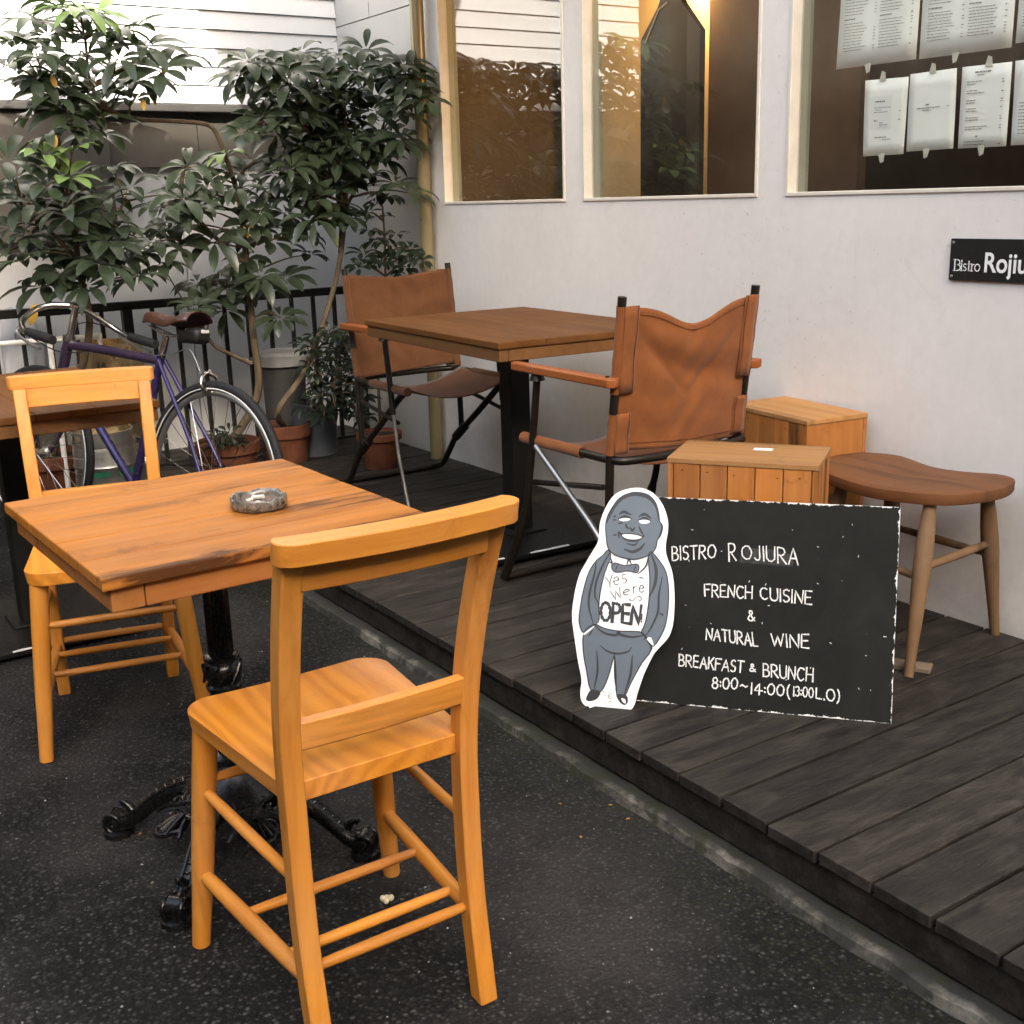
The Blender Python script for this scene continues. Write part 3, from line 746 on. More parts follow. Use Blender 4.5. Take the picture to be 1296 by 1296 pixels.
# ---- near table: plank top on a cast iron pedestal
T1 = thing('pedestal_table', 'worn honey plank table on black cast iron pedestal holding the ashtray', 'table', (-1.99, 0.66, 0), R(1.8))
hx_, hy_ = 0.2995, 0.281
edges = [-hx_, -0.115, 0.055, 0.185, hx_]
tt = MB()
nseg = 30
for a, b in zip(edges[:-1], edges[1:]):
    tt.box(a+0.0006, b-0.0006, -hy_+random.uniform(-.001, .001), hy_+random.uniform(-.001, .001), 0.680, 0.700+random.uniform(-.0006, .0006))
tt.build('tabletop', M['top_wood'], T1, bevel=0.0025)
q = 0.014
ap = [(-hx_+q, -hx_+q+0.055, -hy_+q, hy_-q), (hx_-q-0.055, hx_-q, -hy_+q+0.052, hy_-q), (-hx_+q+0.056, hx_-q-0.056, -hy_+q, -hy_+q+0.05), (-hx_+q+0.056, hx_-q-0.056, hy_-q-0.05, hy_-q)]
for a in ap: MB().box(*a, 0.640, 0.6795).build('apron', M['apron_wood'], T1, bevel=0.003)
eb = MB(); eb.box(hx_-q-0.055, hx_-q, -hy_+q, -hy_+q+0.051, 0.640, 0.6795)
eb.build('end_block', M['pine_x'], T1, bevel=0.003)
cx_, cy_ = -0.035, 0.01
MB().lathe([(0.024, 0.40), (0.0235, 0.50), (0.0225, 0.632)], 40, (cx_, cy_, 0), flute=0.13).build('column', M['black_iron'], T1, smooth=20)
cc = MB(); cc.lathe([(0.024, 0.205), (0.026, 0.26), (0.024, 0.332)], 40, (cx_, cy_, 0), flute=0.12)
cc.lathe([(0.026, 0.333), (0.033, 0.337), (0.034, 0.344), (0.029, 0.349), (0.031, 0.355), (0.0365, 0.366), (0.0375, 0.376), (0.035, 0.387), (0.029, 0.393), (0.034, 0.397), (0.034, 0.403), (0.026, 0.407)], 32, (cx_, cy_, 0))
MB().lathe([(0.030, 0.632), (0.07, 0.634), (0.07, 0.6385), (0.02, 0.6388)], 28, (cx_, cy_, 0)).build('mounting_plate', M['black_iron'], T1, smooth=35)
for j in range(10):
    a = j*2*PI/10
    cc.tube([(cx_+0.036*math.cos(a+i*0.12), cy_+0.036*math.sin(a+i*0.12), 0.353+i*0.006) for i in range(7)], 0.003, 6)
cc.build('column_ornament', M['black_iron'], T1, smooth=35)
bs = MB()
bs.lathe([(0.030, 0.205), (0.040, 0.200), (0.042, 0.192), (0.036, 0.186), (0.046, 0.172), (0.062, 0.155), (0.082, 0.142), (0.096, 0.133), (0.098, 0.127), (0.090, 0.123), (0.060, 0.110), (0.01, 0.108)], 36, (cx_, cy_, 0))
for j in range(28):
    a = j*2*PI/28; bs.tube([(cx_+0.088*math.cos(a), cy_+0.088*math.sin(a), 0.137), (cx_+0.097*math.cos(a+.06), cy_+0.097*math.sin(a+.06), 0.128)], 0.004, 6)
bs.build('base', M['black_iron'], T1, smooth=35)
def cast_foot():
    mb = MB()
    p = spline([(0.07, 0, 0.118), (0.115, 0, 0.112), (0.165, 0, 0.088), (0.205, 0, 0.055), (0.235, 0, 0.034), (0.262, 0, 0.028)], 5)
    rs = [0.024-0.008*math.sin(PI*i/(len(p)-1)*0.9) for i in range(len(p))]
    mb.tube(p, rs, 12)
    pu = [q+V((0, 0, rs[i]*0.95)) for i, q in enumerate(p)]
    for s in (-1, 1):
        mb.tube([q+V((0, s*0.011, -0.002)) for q in pu[2:-3]], 0.0035, 6)
    for i in range(4, len(p)-6, 2):
        mb.tube([pu[i]+V((-0.004, -0.010, 0)), pu[i]+V((0.003, 0, 0.003)), pu[i]+V((-0.004, 0.010, 0))], 0.003, 6)
    # scroll toe
    for s in (-1, 1):
        mb.tube([V((0.262+r_*math.cos(a), s*0.017, 0.033+r_*math.sin(a))) for a, r_ in [(-1.6+i*0.45, 0.023*(1-i/24)) for i in range(20)]], [0.006*(1-i/32) for i in range(20)], 8)
    mb.tube([(0.262, -0.018, 0.033), (0.262, 0.018, 0.033)], 0.019, 16)
    mb.tube(spline([(0.222, 0, 0.05), (0.236, 0, 0.068), (0.250, 0, 0.076), (0.246, 0, 0.066)], 4), [0.009, 0.009, 0.008, 0.007, 0.007, 0.006, 0.006, 0.005, 0.005, 0.004, 0.004, 0.003, 0.003], 8)
    mb.lathe([(0.026, 0.0), (0.031, 0.004), (0.029, 0.012), (0.02, 0.016)], 18, (0.262, 0, 0))
    return mb
ft = cast_foot(); f0 = None
for j in range(4):
    if f0 is None: f0 = ft.build('foot', M['black_iron'], T1, smooth=50); o = f0
    else: o = f0.copy(); C.objects.link(o); o.parent = T1
    o.location = (cx_, cy_, 0); o.rotation_euler = (0, 0, R(43+90*j))
def leaf_orn():
    mb = MB()
    pts = []
    for i in range(17):
        a = i/16*2*PI; r_ = 0.036*(1+0.16*math.cos(3*a)); pts.append((0.128+r_*0.75*math.cos(a), r_*0.95*math.sin(a), 0.088-0.35*(r_*0.75*math.cos(a))))
    mb.tube(pts, 0.0055, 8, cap=False)
    mb.prism([(p[0], p[1], p[2]-0.006) for p in pts[:-1]], (0, 0, 0.007))
    for a0 in (-0.6, -0.3, 0, 0.3, 0.6): mb.tube([(0.105, a0*0.01, 0.103), (0.128, a0*0.03, 0.096), (0.150, a0*0.045, 0.084)], 0.004, 6)
    for s in (-1, 1):
        mb.tube([(0.092+0.017*(1-i/26)*math.cos(i*0.42), s*(0.034+0.017*(1-i/26)*math.sin(i*0.42)), 0.112) for i in range(22)], [0.005*(1-i/40) for i in range(22)], 6)
        mb.tube(spline([(0.092, s*0.02, 0.112), (0.12, s*0.045, 0.105), (0.135, s*0.065, 0.09)], 4), 0.0045, 6)
    return mb
lo = leaf_orn(); f0 = None
for j in range(4):
    if f0 is None: f0 = lo.build('ornament', M['black_iron'], T1, smooth=50); o = f0
    else: o = f0.copy(); C.objects.link(o); o.parent = T1
    o.location = (cx_, cy_, 0); o.rotation_euler = (0, 0, R(-2+90*j))

# ---- ashtray
pa = onz(328, 640, 0.702)
AT = thing('ashtray', 'sooty round glass ashtray with a stub on the worn plank table', 'ashtray', (pa.x, pa.y, 0.7015))
a_ = MB(); prof = [(0.012, 0.0), (0.058, 0.0), (0.061, 0.004), (0.0605, 0.019), (0.058, 0.0225), (0.052, 0.0225), (0.049, 0.019), (0.047, 0.010), (0.001, 0.009)]
n_ = 48; rg = []
for r_, z_ in prof:
    rg.append([(r_*math.cos(2*PI*j/n_)*(1+0.010*math.sin(j*5.3)), r_*math.sin(2*PI*j/n_)*(1+0.010*math.sin(j*5.3)), z_-(0.004 if z_ > 0.017 and j % 12 in (0, 1, 11) else 0)+(0.0012*math.sin(j*3.1) if z_ > 0.01 else 0)) for j in range(n_)])
AT.scale = (.84, .84, .95)
a_.rings(rg); a_.build('bowl', M['glass_ash'], AT, smooth=50)
MB().lathe([(0.0465, 0.0102), (0.030, 0.0125), (0.004, 0.013)], 28).build('ash', M['ash'], AT, smooth=60)
MB().tube([(-0.012, -0.008, 0.016), (0.014, 0.006, 0.020)], 0.0038, 10).build('stub', M['butt'], AT)
MB().tube([(0.006, -0.030, 0.015), (0.002, -0.014, 0.016)], 0.0036, 10).build('stub', M['butt'], AT)

# ---- brown square tables on black plate bases
def make_plate_table(label, loc, rz=0):
    t = thing('square_table', label, 'table', loc, rz, 'brown tables on flat black bases')
    hx, hy = 0.452, 0.318
    b = MB()
    for a0, a1 in ((-hy, -0.16), (-0.16, -0.005), (-0.005, 0.15), (0.15, hy)): b.box(-hx, hx, a0+0.0004, a1-0.0004, 0.700, 0.720)
    b.build('tabletop', M['dark_x'], t, bevel=0.003)
    q = 0.006
    for y0_, y1_ in ((-hy+q, -hy+q+0.03), (hy-q-0.03, hy-q)): MB().box(-hx+q, hx-q, y0_, y1_, 0.664, 0.6995).build('apron', M['apron_dark'], t, bevel=0.003)
    for x0_, x1_ in ((-hx+q, -hx+q+0.03), (hx-q-0.03, hx-q)): MB().box(x0_, x1_, -hy+q+0.031, hy-q-0.031, 0.664, 0.6995).build('apron', M['apron_dark'], t, bevel=0.003)
    MB().box(-0.036, 0.036, -0.036, 0.036, 0.03, 0.662).build('column', M['black_paint'], t, bevel=0.003)
    b = MB(); b.box(-0.26, 0.26, -0.25, 0.25, 0.012, 0.029); b.box(-0.07, 0.07, -0.07, 0.07, 0.029, 0.036)
    b.build('base_plate', M['black_paint'], t, bevel=0.004)
    # worn bare edge of the plate
    ed = MB()
    for s in (1,):
        x = 0.2605; y = -0.245
        while y < 0.2:
            l = random.uniform(0.01, 0.06)
            if random.random() < 0.65: ed.quad((x, y, 0.0285), (x, y+l, 0.0285), (x-0.008-random.uniform(0, .006), y+l, 0.0298), (x-0.005-random.uniform(0, .008), y, 0.0298))
            y += l
    ed.build('worn_edge', M['white_paint'], t)
    f = MB()
    for sx in (-1, 1):
        for sy in (-1, 1): f.lathe([(0.014, 0), (0.014, 0.012)], 12, (sx*0.23, sy*0.22, 0))
    f.build('levelling_feet', M['black_paint'], t)
    return t
T2 = make_plate_table('brown wooden table on black post between the two canvas chairs on the deck', (-3.125, 2.089, DZ), R(-3))
T3 = dup(T2, (-3.595, 0.620, 0), 0, 'brown wooden table behind the far honey chair, beside the purple bicycle')

# ---- canvas director chairs (face local +x, origin on the floor under the seat centre)
def make_director(label, loc, rz, canvas, sag, kind):
    t = thing('director_chair', label, 'chair', loc, rz, 'folding canvas chairs with wooden arms')
    hw = 0.225
    dm = M['dark_metal']
    # poles
    for s in (-1, 1):
        MB().tube([(-0.140, s*hw, 0.20 if kind == 'b' else 0.25), (-0.148, s*hw, 0.46), (-0.200, s*hw, 0.865)], 0.0115, 14).build('back_post', dm, t, smooth=40)
    # rear U bar with round corners
    ub = spline([(-0.02, -hw, 0.452), (-0.15, -hw+0.004, 0.452), (-0.185, -hw+0.035, 0.452), (-0.195, -0.1, 0.452), (-0.195, 0.1, 0.452), (-0.185, hw-0.035, 0.452), (-0.15, hw-0.004, 0.452), (-0.02, hw, 0.452)], 5)
    MB().tube(ub, 0.0115, 12).build('seat_frame', dm, t, smooth=50)
    for s in (-1, 1):
        MB().tube([(-0.03, s*(hw-0.002), 0.452), (0.245, s*(hw-0.002), 0.452)], 0.016, 14).build('seat_sleeve', canvas, t, smooth=50)
    # armrest
    for s in (-1, 1):
        a = MB()
        pl = [(0.245, -0.016), (0.252, 0), (0.245, 0.016), (-0.19, 0.021), (-0.20, 0), (-0.19, -0.021)]
        a.prism([(x, s*(hw+0.020)+y, 0.644) for x, y in pl], (0, 0, 0.024))
        ar = a.build('armrest', M['arm_wood'], t, smooth=40, bevel=0.005, seg=3)
        MB().lathe([(0.006, 0), (0.006, 0.003), (0.003, 0.0045)], 14, (-0.165, s*(hw+0.020), 0.6675)).build('bolt', dm, ar)
    # legs
    lx = 0.150 if kind == 'a' else 0.115
    for s in (-1, 1):
        y = s*(hw+0.012)
        MB().lathe([(0.022, 0.625), (0.016, 0.643)], 14, (lx, y, 0)).build('collar', dm, t, smooth=40)
        if kind == 'a':
            p = spline([(lx, y, 0.640), (0.172, y, 0.50), (0.198, y, 0.352), (0.215, y, 0.27), (0.255, y, 0.17), (0.315, y, 0.065), (0.345, y, 0.014)], 5)
            MB().tube(p, [0.0105]*(len(p)-14)+[0.014]*14, 14).build('leg', dm, t, smooth=50)
            q = spline([(0.165, y, 0.44), (0.02, y, 0.34), (-0.11, y, 0.245), (-0.19, y, 0.15), (-0.235, y, 0.05), (-0.262, y, 0.014)], 5)
            MB().tube(q, 0.0085, 12).build('leg', M['steel'], t, smooth=50)
        else:
            p = spline([(lx, y, 0.640), (0.135, y, 0.50), (0.15, y, 0.36)], 5)
            MB().tube(p, 0.0105, 12).build('leg', dm, t, smooth=50)
            MB().tube([(0.15, y, 0.38), (0.175, y, 0.22), (0.232, y, 0.03), (0.238, y, 0.012)], 0.0065, 10).build('leg_rod', M['steel'], t, smooth=50)
            q = spline([(0.20, y-s*0.02, 0.44), (0.14, y-s*0.02, 0.40), (0.02, y-s*0.02, 0.31), (-0.10, y-s*0.02, 0.225), (-0.175, y-s*0.02, 0.17), (-0.235, y-s*0.02, 0.10), (-0.29, y-s*0.022, 0.04), (-0.36, y-s*0.03, 0.014)], 5)
            MB().tube(q, 0.0125, 12).build('leg', dm, t, smooth=50)
            MB().tube([(-0.10, y-s*0.02, 0.225), (-0.175, y-s*0.02, 0.17)], 0.019, 10).build('bracket', dm, t, smooth=40)
        MB().tube([(lx+0.05, y-s*0.012, 0.33), (-0.12, s*hw, 0.375)], 0.008, 10).build('side_bar', dm, t, smooth=50)
    xb = -0.262 if kind == 'a' else -0.36
    MB().tube([(xb, -hw, 0.013), (xb, hw, 0.013)], 0.011, 12).build('floor_bar', dm, t, smooth=50)
    if kind == 'a': MB().tube([(0.345, -hw-0.01, 0.013), (0.345, hw+0.01, 0.013)], 0.011, 12).build('floor_bar', dm, t, smooth=50)
    # slung seat
    def sf(u, v):
        x = -0.125+0.365*u; y = (2*v-1)*(hw-0.002)
        return (x, y, 0.464-0.055*(1-(2*v-1)**2)-0.006*math.sin(PI*u))
    MB().grid(sf, 14, 20).build('seat', canvas, t, smooth=80, thick=0.003)
    # back cloth between the posts
    def postx(z): return -0.148-0.052*(z-0.46)/0.405
    z0, z1 = 0.468, 0.838
    rnd = random.Random(3 if kind == 'a' else 5)
    def bf(u, v):
        q = 2*u-1; y = q*hw
        c = 1-abs(q)**2.2
        zt = z1-sag*1.02*math.exp(-((q+0.02)/0.46)**2)*(1-abs(q)**5)
        zb = z0+0.010*q-0.004*c
        z = zb+(zt-zb)*v
        belly = -0.028*c*(1-0.4*v)
        fold = 0.011*sag/0.053*c*math.exp(-((v-0.62-0.20*q)/0.10)**2)-0.009*sag/0.053*c*math.exp(-((v-0.80)/0.12)**2)
        # diagonal pull from the upper corners
        d1 = 0.007*sag/0.053*math.exp(-((v-(0.98-0.55*(1-abs(q))))/0.05)**2)*c
        wr = 0.0022*math.sin(23*v+7*q+3*math.sin(5*q))*c
        return (postx(z)+belly+fold+d1+wr, y, z)
    b = MB().grid(bf, 44, 36)
    b.build('backrest', canvas, t, smooth=80, thick=0.0035)
    # sleeves on the posts, open at the arm
    for s in (-1, 1):
        for (za, zb_) in ((0.625, 0.842), (0.466, 0.572)):
            pts = [(postx(za+(zb_-za)*i/8), s*hw, za+(zb_-za)*i/8) for i in range(9)]
            rs = [0.0128+0.0008*math.sin(i*2.3+s) for i in range(9)]
            MB().tube(pts, rs, 14).build('sleeve', canvas, t, smooth=60)
            # flat hem of the sleeve with its stitched line
            hm = MB(); nq = 10
            xo = -0.0135
            def hem(u, v): 
                z = za+(zb_-za)*v; return (postx(z)+xo-0.002*math.sin(9*v+s), s*(hw-0.002-0.044*u), z)
            hm.grid(hem, 4, 8); hm.build('sleeve_hem', canvas, t, smooth=80, thick=0.003)
            stp = [V((postx(za+(zb_-za)*i/8)+xo-0.0035-0.002*math.sin(9*i/8+s), s*(hw-0.040), za+(zb_-za)*i/8)) for i in range(9)]
            MB().tube(stp, 0.0011, 5).build('stitching', M['stitch'], t)
    for off in (0.018,):
        stp = []
        for i in range(45):
            u = i/44; p = V(bf(u, 1)); p2 = V(bf(u, 0.95)); stp.append(p.lerp(p2, off/0.0185)+V((-0.0028, 0, 0)))
        MB().tube(stp, 0.0011, 5).build('stitching', M['stitch'], t)
        stp = []
        for i in range(45):
            u = i/44; p = V(bf(u, 0)); p2 = V(bf(u, 0.05)); stp.append(p.lerp(p2, 1)+V((-0.0028, 0, 0)))
        MB().tube(stp, 0.0011, 5).build('stitching', M['stitch'], t)
    return t
DA = make_director('rust brown canvas chair seen from behind with a sagging back, nearer the stacked crates', (-2.42, 2.03, DZ), PI, M['canvas'], 0.053, 'a')
DB = make_director('dull brown canvas chair facing us in the corner by the downpipe', (-3.845, 2.175, DZ), 0, M['canvas_dull'], 0.014, 'b')

# ---- wooden wine crates standing on end
def make_crate(label, loc, rz):
    t = thing('wooden_crate', label, 'crate', loc, rz, 'upright wooden crates')
    L, W_, H_ = 0.340, 0.208, 0.515
    th = 0.012
    nb_ = 5
    for i in range(nb_):
        a = -L/2+0.013+(L-0.026)*i/nb_; b = -L/2+0.013+(L-0.026)*(i+1)/nb_
        MB().box(a+0.0011, b-0.0011, -W_/2, -W_/2+th, 0, H_-0.0135).build('front_board', M['pine_z'], t, bevel=0.0015)
    p = MB(); p.box(-L/2, L/2, W_/2-th, W_/2, 0, H_-0.0135); p.build('back_panel', M['pine_z'], t, bevel=0.0012)
    for s in (-1, 1):
        p = MB(); x = s*(L/2-0.0062); p.box(x-0.006, x+0.006, -W_/2+0.0002, W_/2-th-0.0005, 0, H_-0.0135); p.build('side_panel', M['pine_z'], t, bevel=0.0015)
    p = MB(); p.box(-L/2-0.002, L/2+0.002, -W_/2-0.002, W_/2+0.002, H_-0.013, H_); p.build('top_panel', M['pine_top'], t, bevel=0.0018)
    n_ = MB(); rn = random.Random(8)
    for i in range(nb_):
        x = -L/2+0.013+(L-0.026)*(i+rn.uniform(.2, .8))/nb_; zc = H_-0.032+rn.uniform(-.004, .004)
        n_.lathe([(0.0003, -0.0012), (0.0022, -0.0006), (0.0022, 0.0004), (0.0003, 0.001)], 10, (x, -W_/2, zc))
    n_.build('nail_stains', M['soil'], t)
    return t
c1c = (V((-1.981, 1.75, 0))+V((-1.832, 2.12, 0))+V((-2.106, 1.916, 0))+V((-1.704, 1.938, 0)))/4
K1 = make_crate('upright wooden crate that the chalkboard leans against, with a paper scrap on top', (c1c.x, c1c.y, DZ), R(34.2))
K2 = dup(K1, (-2.236, 2.44, DZ), R(-7), 'upright wooden crate pushed against the white wall behind the stool')
ps = MB(); ps.box(-0.022, 0.022, -0.011, 0.011, 0, 0.0012)
o = ps.build('paper_scrap', M['paper'], loc=onz(966, 569, DZ+0.5155)); o.rotation_euler = (0, 0, R(36))
tag(o, 'small pale paper scrap lying on the nearer crate', 'paper')

# ---- stool
ST = thing('wooden_stool', 'low brown wooden stool with a kidney shaped seat and splayed tapered legs', 'stool', (-1.79, 2.35, DZ))
outl = [(-2.03, 2.33), (-2.025, 2.40), (-2.0, 2.455), (-1.93, 2.495), (-1.87, 2.49), (-1.80, 2.478), (-1.70, 2.482), (-1.62, 2.500), (-1.572, 2.475), (-1.546, 2.40), (-1.552, 2.32), (-1.585, 2.245), (-1.64, 2.208), (-1.72, 2.196), (-1.80, 2.198), (-1.90, 2.207), (-1.98, 2.225), (-2.02, 2.27)]
op = spline([V((a+1.79, b-2.35, 0)) for a, b in outl]+[V((outl[0][0]+1.79, outl[0][1]-2.35, 0))], 5)[:-1]
cen = V((0, 0, 0)); s_ = MB()
def stz(p): return 0.425-0.010*math.exp(-(p.x/0.12)**2)
rgs = []
for sc_, dz in ((0.02, 0), (0.5, 0), (0.8, 0), (0.975, 0), (0.996, -0.002), (1.0, -0.005), (0.998, -0.024), (0.985, -0.029), (0.5, -0.030), (0.02, -0.030)):
    rgs.append([(p.x*sc_, p.y*sc_, stz(V((p.x*sc_, 0, 0)))+dz) for p in op])
s_.rings(rgs); s_.build('seat', M['stool_top'], ST, smooth=40)
lt = {}
def sleg(top, foot):
    a, b = V(top), V(foot)
    pts = [a.lerp(b, i/12) for i in range(13)]
    rs = [0.0145, 0.0165, 0.019, 0.021, 0.0215, 0.021, 0.0195, 0.018, 0.0165, 0.015, 0.0135, 0.0125, 0.0115]
    MB().tube(pts, rs, 16).build('leg', M['stool_leg'], ST, smooth=60)
    return lambda f: a.lerp(b, f)
l1 = sleg((0.155, -0.105, 0.397), (0.200, -0.205, 0.0))
l2 = sleg((0.165, 0.095, 0.397), (0.160, 0.185, 0.0))
l3 = sleg((-0.115, 0.095, 0.397), (-0.158, 0.190, 0.0))
l4 = sleg((-0.12, -0.08, 0.397), (-0.175, -0.14, 0.0))
for a, b in ((l1, l2), (l3, l4)):
    p, q = a(0.38), b(0.36); MB().tube([p, p.lerp(q, .25), p.lerp(q, .5), p.lerp(q, .75), q], [0.008, 0.010, 0.011, 0.010, 0.008], 12).build('stretcher', M['stool_leg'], ST, smooth=60)
for a, b in ((l1, l4), (l2, l3)):
    p, q = a(0.44), b(0.42); MB().tube([p, p.lerp(q, .5), q], [0.008, 0.011, 0.008], 12).build('stretcher', M['stool_leg'], ST, smooth=60)
o = MB().obox((0, 0, 0.006), (0.055, 0, 0), (0, 0.022, 0), (0, 0, 0.006)).build('wood_scrap', M['scrap'], loc=(-1.625, 2.185, DZ+0.001), bevel=0.002)
o.rotation_euler = (0, 0, R(28)); tag(o, 'weathered offcut of wood lying on the deck under the stool', 'offcut')

# ================================================================== LETTERING
def arc(cx, cy, rx, ry, a0, a1, n=10):
    return [(cx+rx*math.cos(R(a0+(a1-a0)*i/n)), cy+ry*math.sin(R(a0+(a1-a0)*i/n))) for i in range(n+1)]
G = {
 'A': (.75, [[(0, 0), (.38, 1), (.75, 0)], [(.14, .36), (.62, .36)]]),
 'B': (.62, [[(.03, 1), (0, 0)], [(.03, 1)]+arc(.25, .76, .28, .24, 90, -90)+[(.05, .52)], [(.05, .52)]+arc(.3, .26, .32, .26, 90, -90)+[(0, 0)]]),
 'C': (.68, [arc(.38, .5, .38, .5, 50, 310)]),
 'E': (.55, [[(.5, 1), (0, 1), (0, 0), (.55, 0)], [(0, .52), (.45, .52)]]),
 'F': (.55, [[(.55, 1), (0, 1), (0, 0)], [(0, .55), (.45, .55)]]),
 'H': (.68, [[(0, 1), (0, 0)], [(.68, 1), (.68, 0)], [(0, .5), (.68, .5)]]),
 'I': (.06, [[(.03, 1), (.03, 0)]]),
 'J': (.5, [[(.45, 1), (.45, .3)]+arc(.24, .25, .21, .25, 0, -150)]),
 'K': (.6, [[(0, 1), (0, 0)], [(.55, 1), (.02, .42)], [(.2, .6), (.6, 0)]]),
 'L': (.5, [[(0, 1), (0, 0), (.5, 0)]]),
 'N': (.7, [[(0, 0), (.02, 1), (.66, 0), (.7, 1)]]),
 'O': (.78, [arc(.39, .5, .39, .5, 80, 445, 18)]),
 'P': (.6, [[(0, 0), (0, 1)], [(0, 1)]+arc(.28, .74, .3, .26, 90, -90)+[(0, .48)]]),
 'R': (.66, [[(0, 0), (.02, 1)], [(.02, 1)]+arc(.28, .75, .3, .25, 90, -90)+[(.03, .5)], [(.2, .5), (.66, 0)]]),
 'S': (.55, [arc(.28, .75, .25, .25, 40, 270)+arc(.27, .25, .27, .25, 90, -140)]),
 'T': (.66, [[(0, 1), (.66, 1)], [(.33, 1), (.33, 0)]]),
 'U': (.66, [[(0, 1), (0, .32)]+arc(.33, .32, .33, .32, 180, 360)+[(.66, 1)]]),
 'W': (.95, [[(0, 1), (.24, 0), (.48, .85), (.72, 0), (.95, 1)]]),
 '0': (.62, [arc(.31, .5, .31, .5, 80, 445, 18)]),
 '1': (.12, [[(.08, 1), (.06, 0)]]),
 '3': (.52, [arc(.22, .76, .26, .24, 140, -80)+arc(.22, .27, .3, .27, 80, -140)]),
 '4': (.66, [[(.42, 0), (.45, 1), (0, .35), (.66, .35)]]),
 '8': (.56, [arc(.28, .76, .22, .24, -90, 270, 14)+arc(.28, .26, .28, .26, 90, -270, 14)]),
 ':': (.08, [[(.03, .68), (.06, .62)], [(.03, .3), (.06, .24)]]),
 '.': (.08, [[(.03, .06), (.06, 0)]]),
 '~': (.6, [[(0, .42), (.14, .56), (.3, .48), (.44, .38), (.6, .52)]]),
 '(': (.24, [arc(.5, .45, .5, .72, 130, 230)]),
 ')': (.24, [arc(-.26, .45, .5, .72, 50, -50)]),
 '&': (.62, [[(.62, .3), (.4, .02), (.16, 0), (.03, .2), (.16, .45), (.44, .72), (.36, .97), (.2, .98), (.13, .78), (.3, .5), (.62, 0)]]),
 'Y': (.6, [[(0, 1), (.3, .45), (.62, 1)], [(.3, .45), (.24, 0)]]),
 'e': (.5, [[(.05, .32), (.46, .36)]+arc(.25, .32, .23, .3, 10, 310)]),
 's': (.42, [arc(.21, .47, .18, .16, 40, 270)+arc(.21, .16, .19, .15, 90, -140)]),
 'r': (.36, [[(.02, .62), (.04, 0)], [(.04, .42), (.14, .58), (.34, .6)]]),
 "'": (.1, [[(.06, 1), (.02, .8)]]),
 '!': (.1, [[(.05, .8), (.05, .3)], [(.05, .1), (.05, .04)]]),
}
def lettering(mb, text, quad, nrm, width, jit=0.012, gap=0.22, rnd=None, proud=0.0, thick_fn=None):
    """quad: 3D corners bottom-left, bottom-right, top-right, top-left of the text line, on the sign's own plane"""
    rnd = rnd or random
    bl, br, tr, tl = [V(q) for q in quad]
    adv = []; x = 0
    for ch in text:
        if ch == ' ': adv.append((x, None)); x += 0.42; continue
        w_, st = G[ch]; adv.append((x, ch)); x += w_+gap
    tot = x-gap
    for x, ch in adv:
        if ch is None: continue
        w_, st = G[ch]
        oy = rnd.uniform(-.03, .03); rot = rnd.uniform(-.03, .03)
        for s in st:
            # smooth straight segments a little
            pts = []
            for a, b in zip(s[:-1], s[1:]):
                for k in range(3): pts.append((a[0]+(b[0]-a[0])*k/3, a[1]+(b[1]-a[1])*k/3))
            pts.append(s[-1])
            P = []
            ph = rnd.uniform(0, 6)
            for i, (px_, py_) in enumerate(pts):
                u = (x+px_+rot*(py_-.5)+jit*math.sin(i*0.7+ph))/tot; v = py_+oy+jit*math.sin(i*0.9+ph*2)
                lo = bl.lerp(br, u); hi = tl.lerp(tr, u); P.append(lo.lerp(hi, v)+V(nrm)*proud)
            ws = [width*(1+0.22*math.sin(i*1.3+ph)) for i in range(len(P))]
            mb.ribbon(P, ws, nrm)

# ================================================================== SIGNS
bu = V((0.764, 0.646, 0)).normalized()
bn0 = V((0.646, -0.764, 0)).normalized()
lean = math.atan2(0.161, 0.434)
bv = (V((0, 0, 1))*math.cos(lean)-bn0*math.sin(lean))
bn = bu.cross(bv).normalized()
BH, BWd = 0.463, 0.575
brc = V((-1.449, 1.908, DZ+0.002))                      # bottom right corner
bc = brc-bu*BWd/2+bv*BH/2
BM = Matrix((bu, bv, bn)).transposed().to_4x4(); BM.translation = bc
CB = bpy.data.objects.new('chalkboard', None); C.objects.link(CB); CB.matrix_world = BM
tag(CB, 'black chalkboard with handwritten bistro menu hours leaning on the wooden crate', 'chalkboard')
M['chalkboard'] = board_mat(BWd/2, BH/2)
bd = MB(); bd.box(-BWd/2, BWd/2, -BH/2, BH/2, -0.012, 0)
bd.build('panel', M['chalkboard'], CB)
CB_i = BM.inverted()
def bpx(cx, cy):
    """point on the board's face (board's own coordinates) read at the photo crop position"""
    p = onpl(830+cx*0.2469, 620+cy*0.2469, bc, bn); return CB_i @ p
rnd = random.Random(11)
ch = MB()
def line(text, bl, br, tr, tl, w_=0.0030, **kw):
    lc = MB(); lettering(lc, text, [bpx(*bl), bpx(*br), bpx(*tr), bpx(*tl)], (0, 0, 1), w_, rnd=rnd, proud=0.0008, **kw); lc.build('chalk_lettering', M['chalk'], CB)
line('BISTRO', (85, 362), (306, 345), (308, 280), (82, 292))
line('R', (375, 363), (412, 360), (410, 270), (372, 275), 0.0030)
line('OJIURA', (442, 352), (730, 384), (728, 300), (440, 286), 0.0028)
line('FRENCH', (252, 545), (493, 558), (495, 496), (250, 484))
line('CUISINE', (537, 560), (797, 586), (800, 518), (534, 502))
line('&', (470, 668), (507, 670), (505, 618), (472, 616))
line('NATURAL', (258, 764), (522, 804), (516, 736), (260, 710))
line('WINE', (596, 798), (783, 812), (785, 742), (590, 738))
line('BREAKFAST', (118, 900), (446, 938), (452, 880), (120, 842))
line('&', (480, 930), (510, 932), (510, 895), (482, 893))
line('BRUNCH', (552, 956), (804, 982), (808, 916), (550, 892))
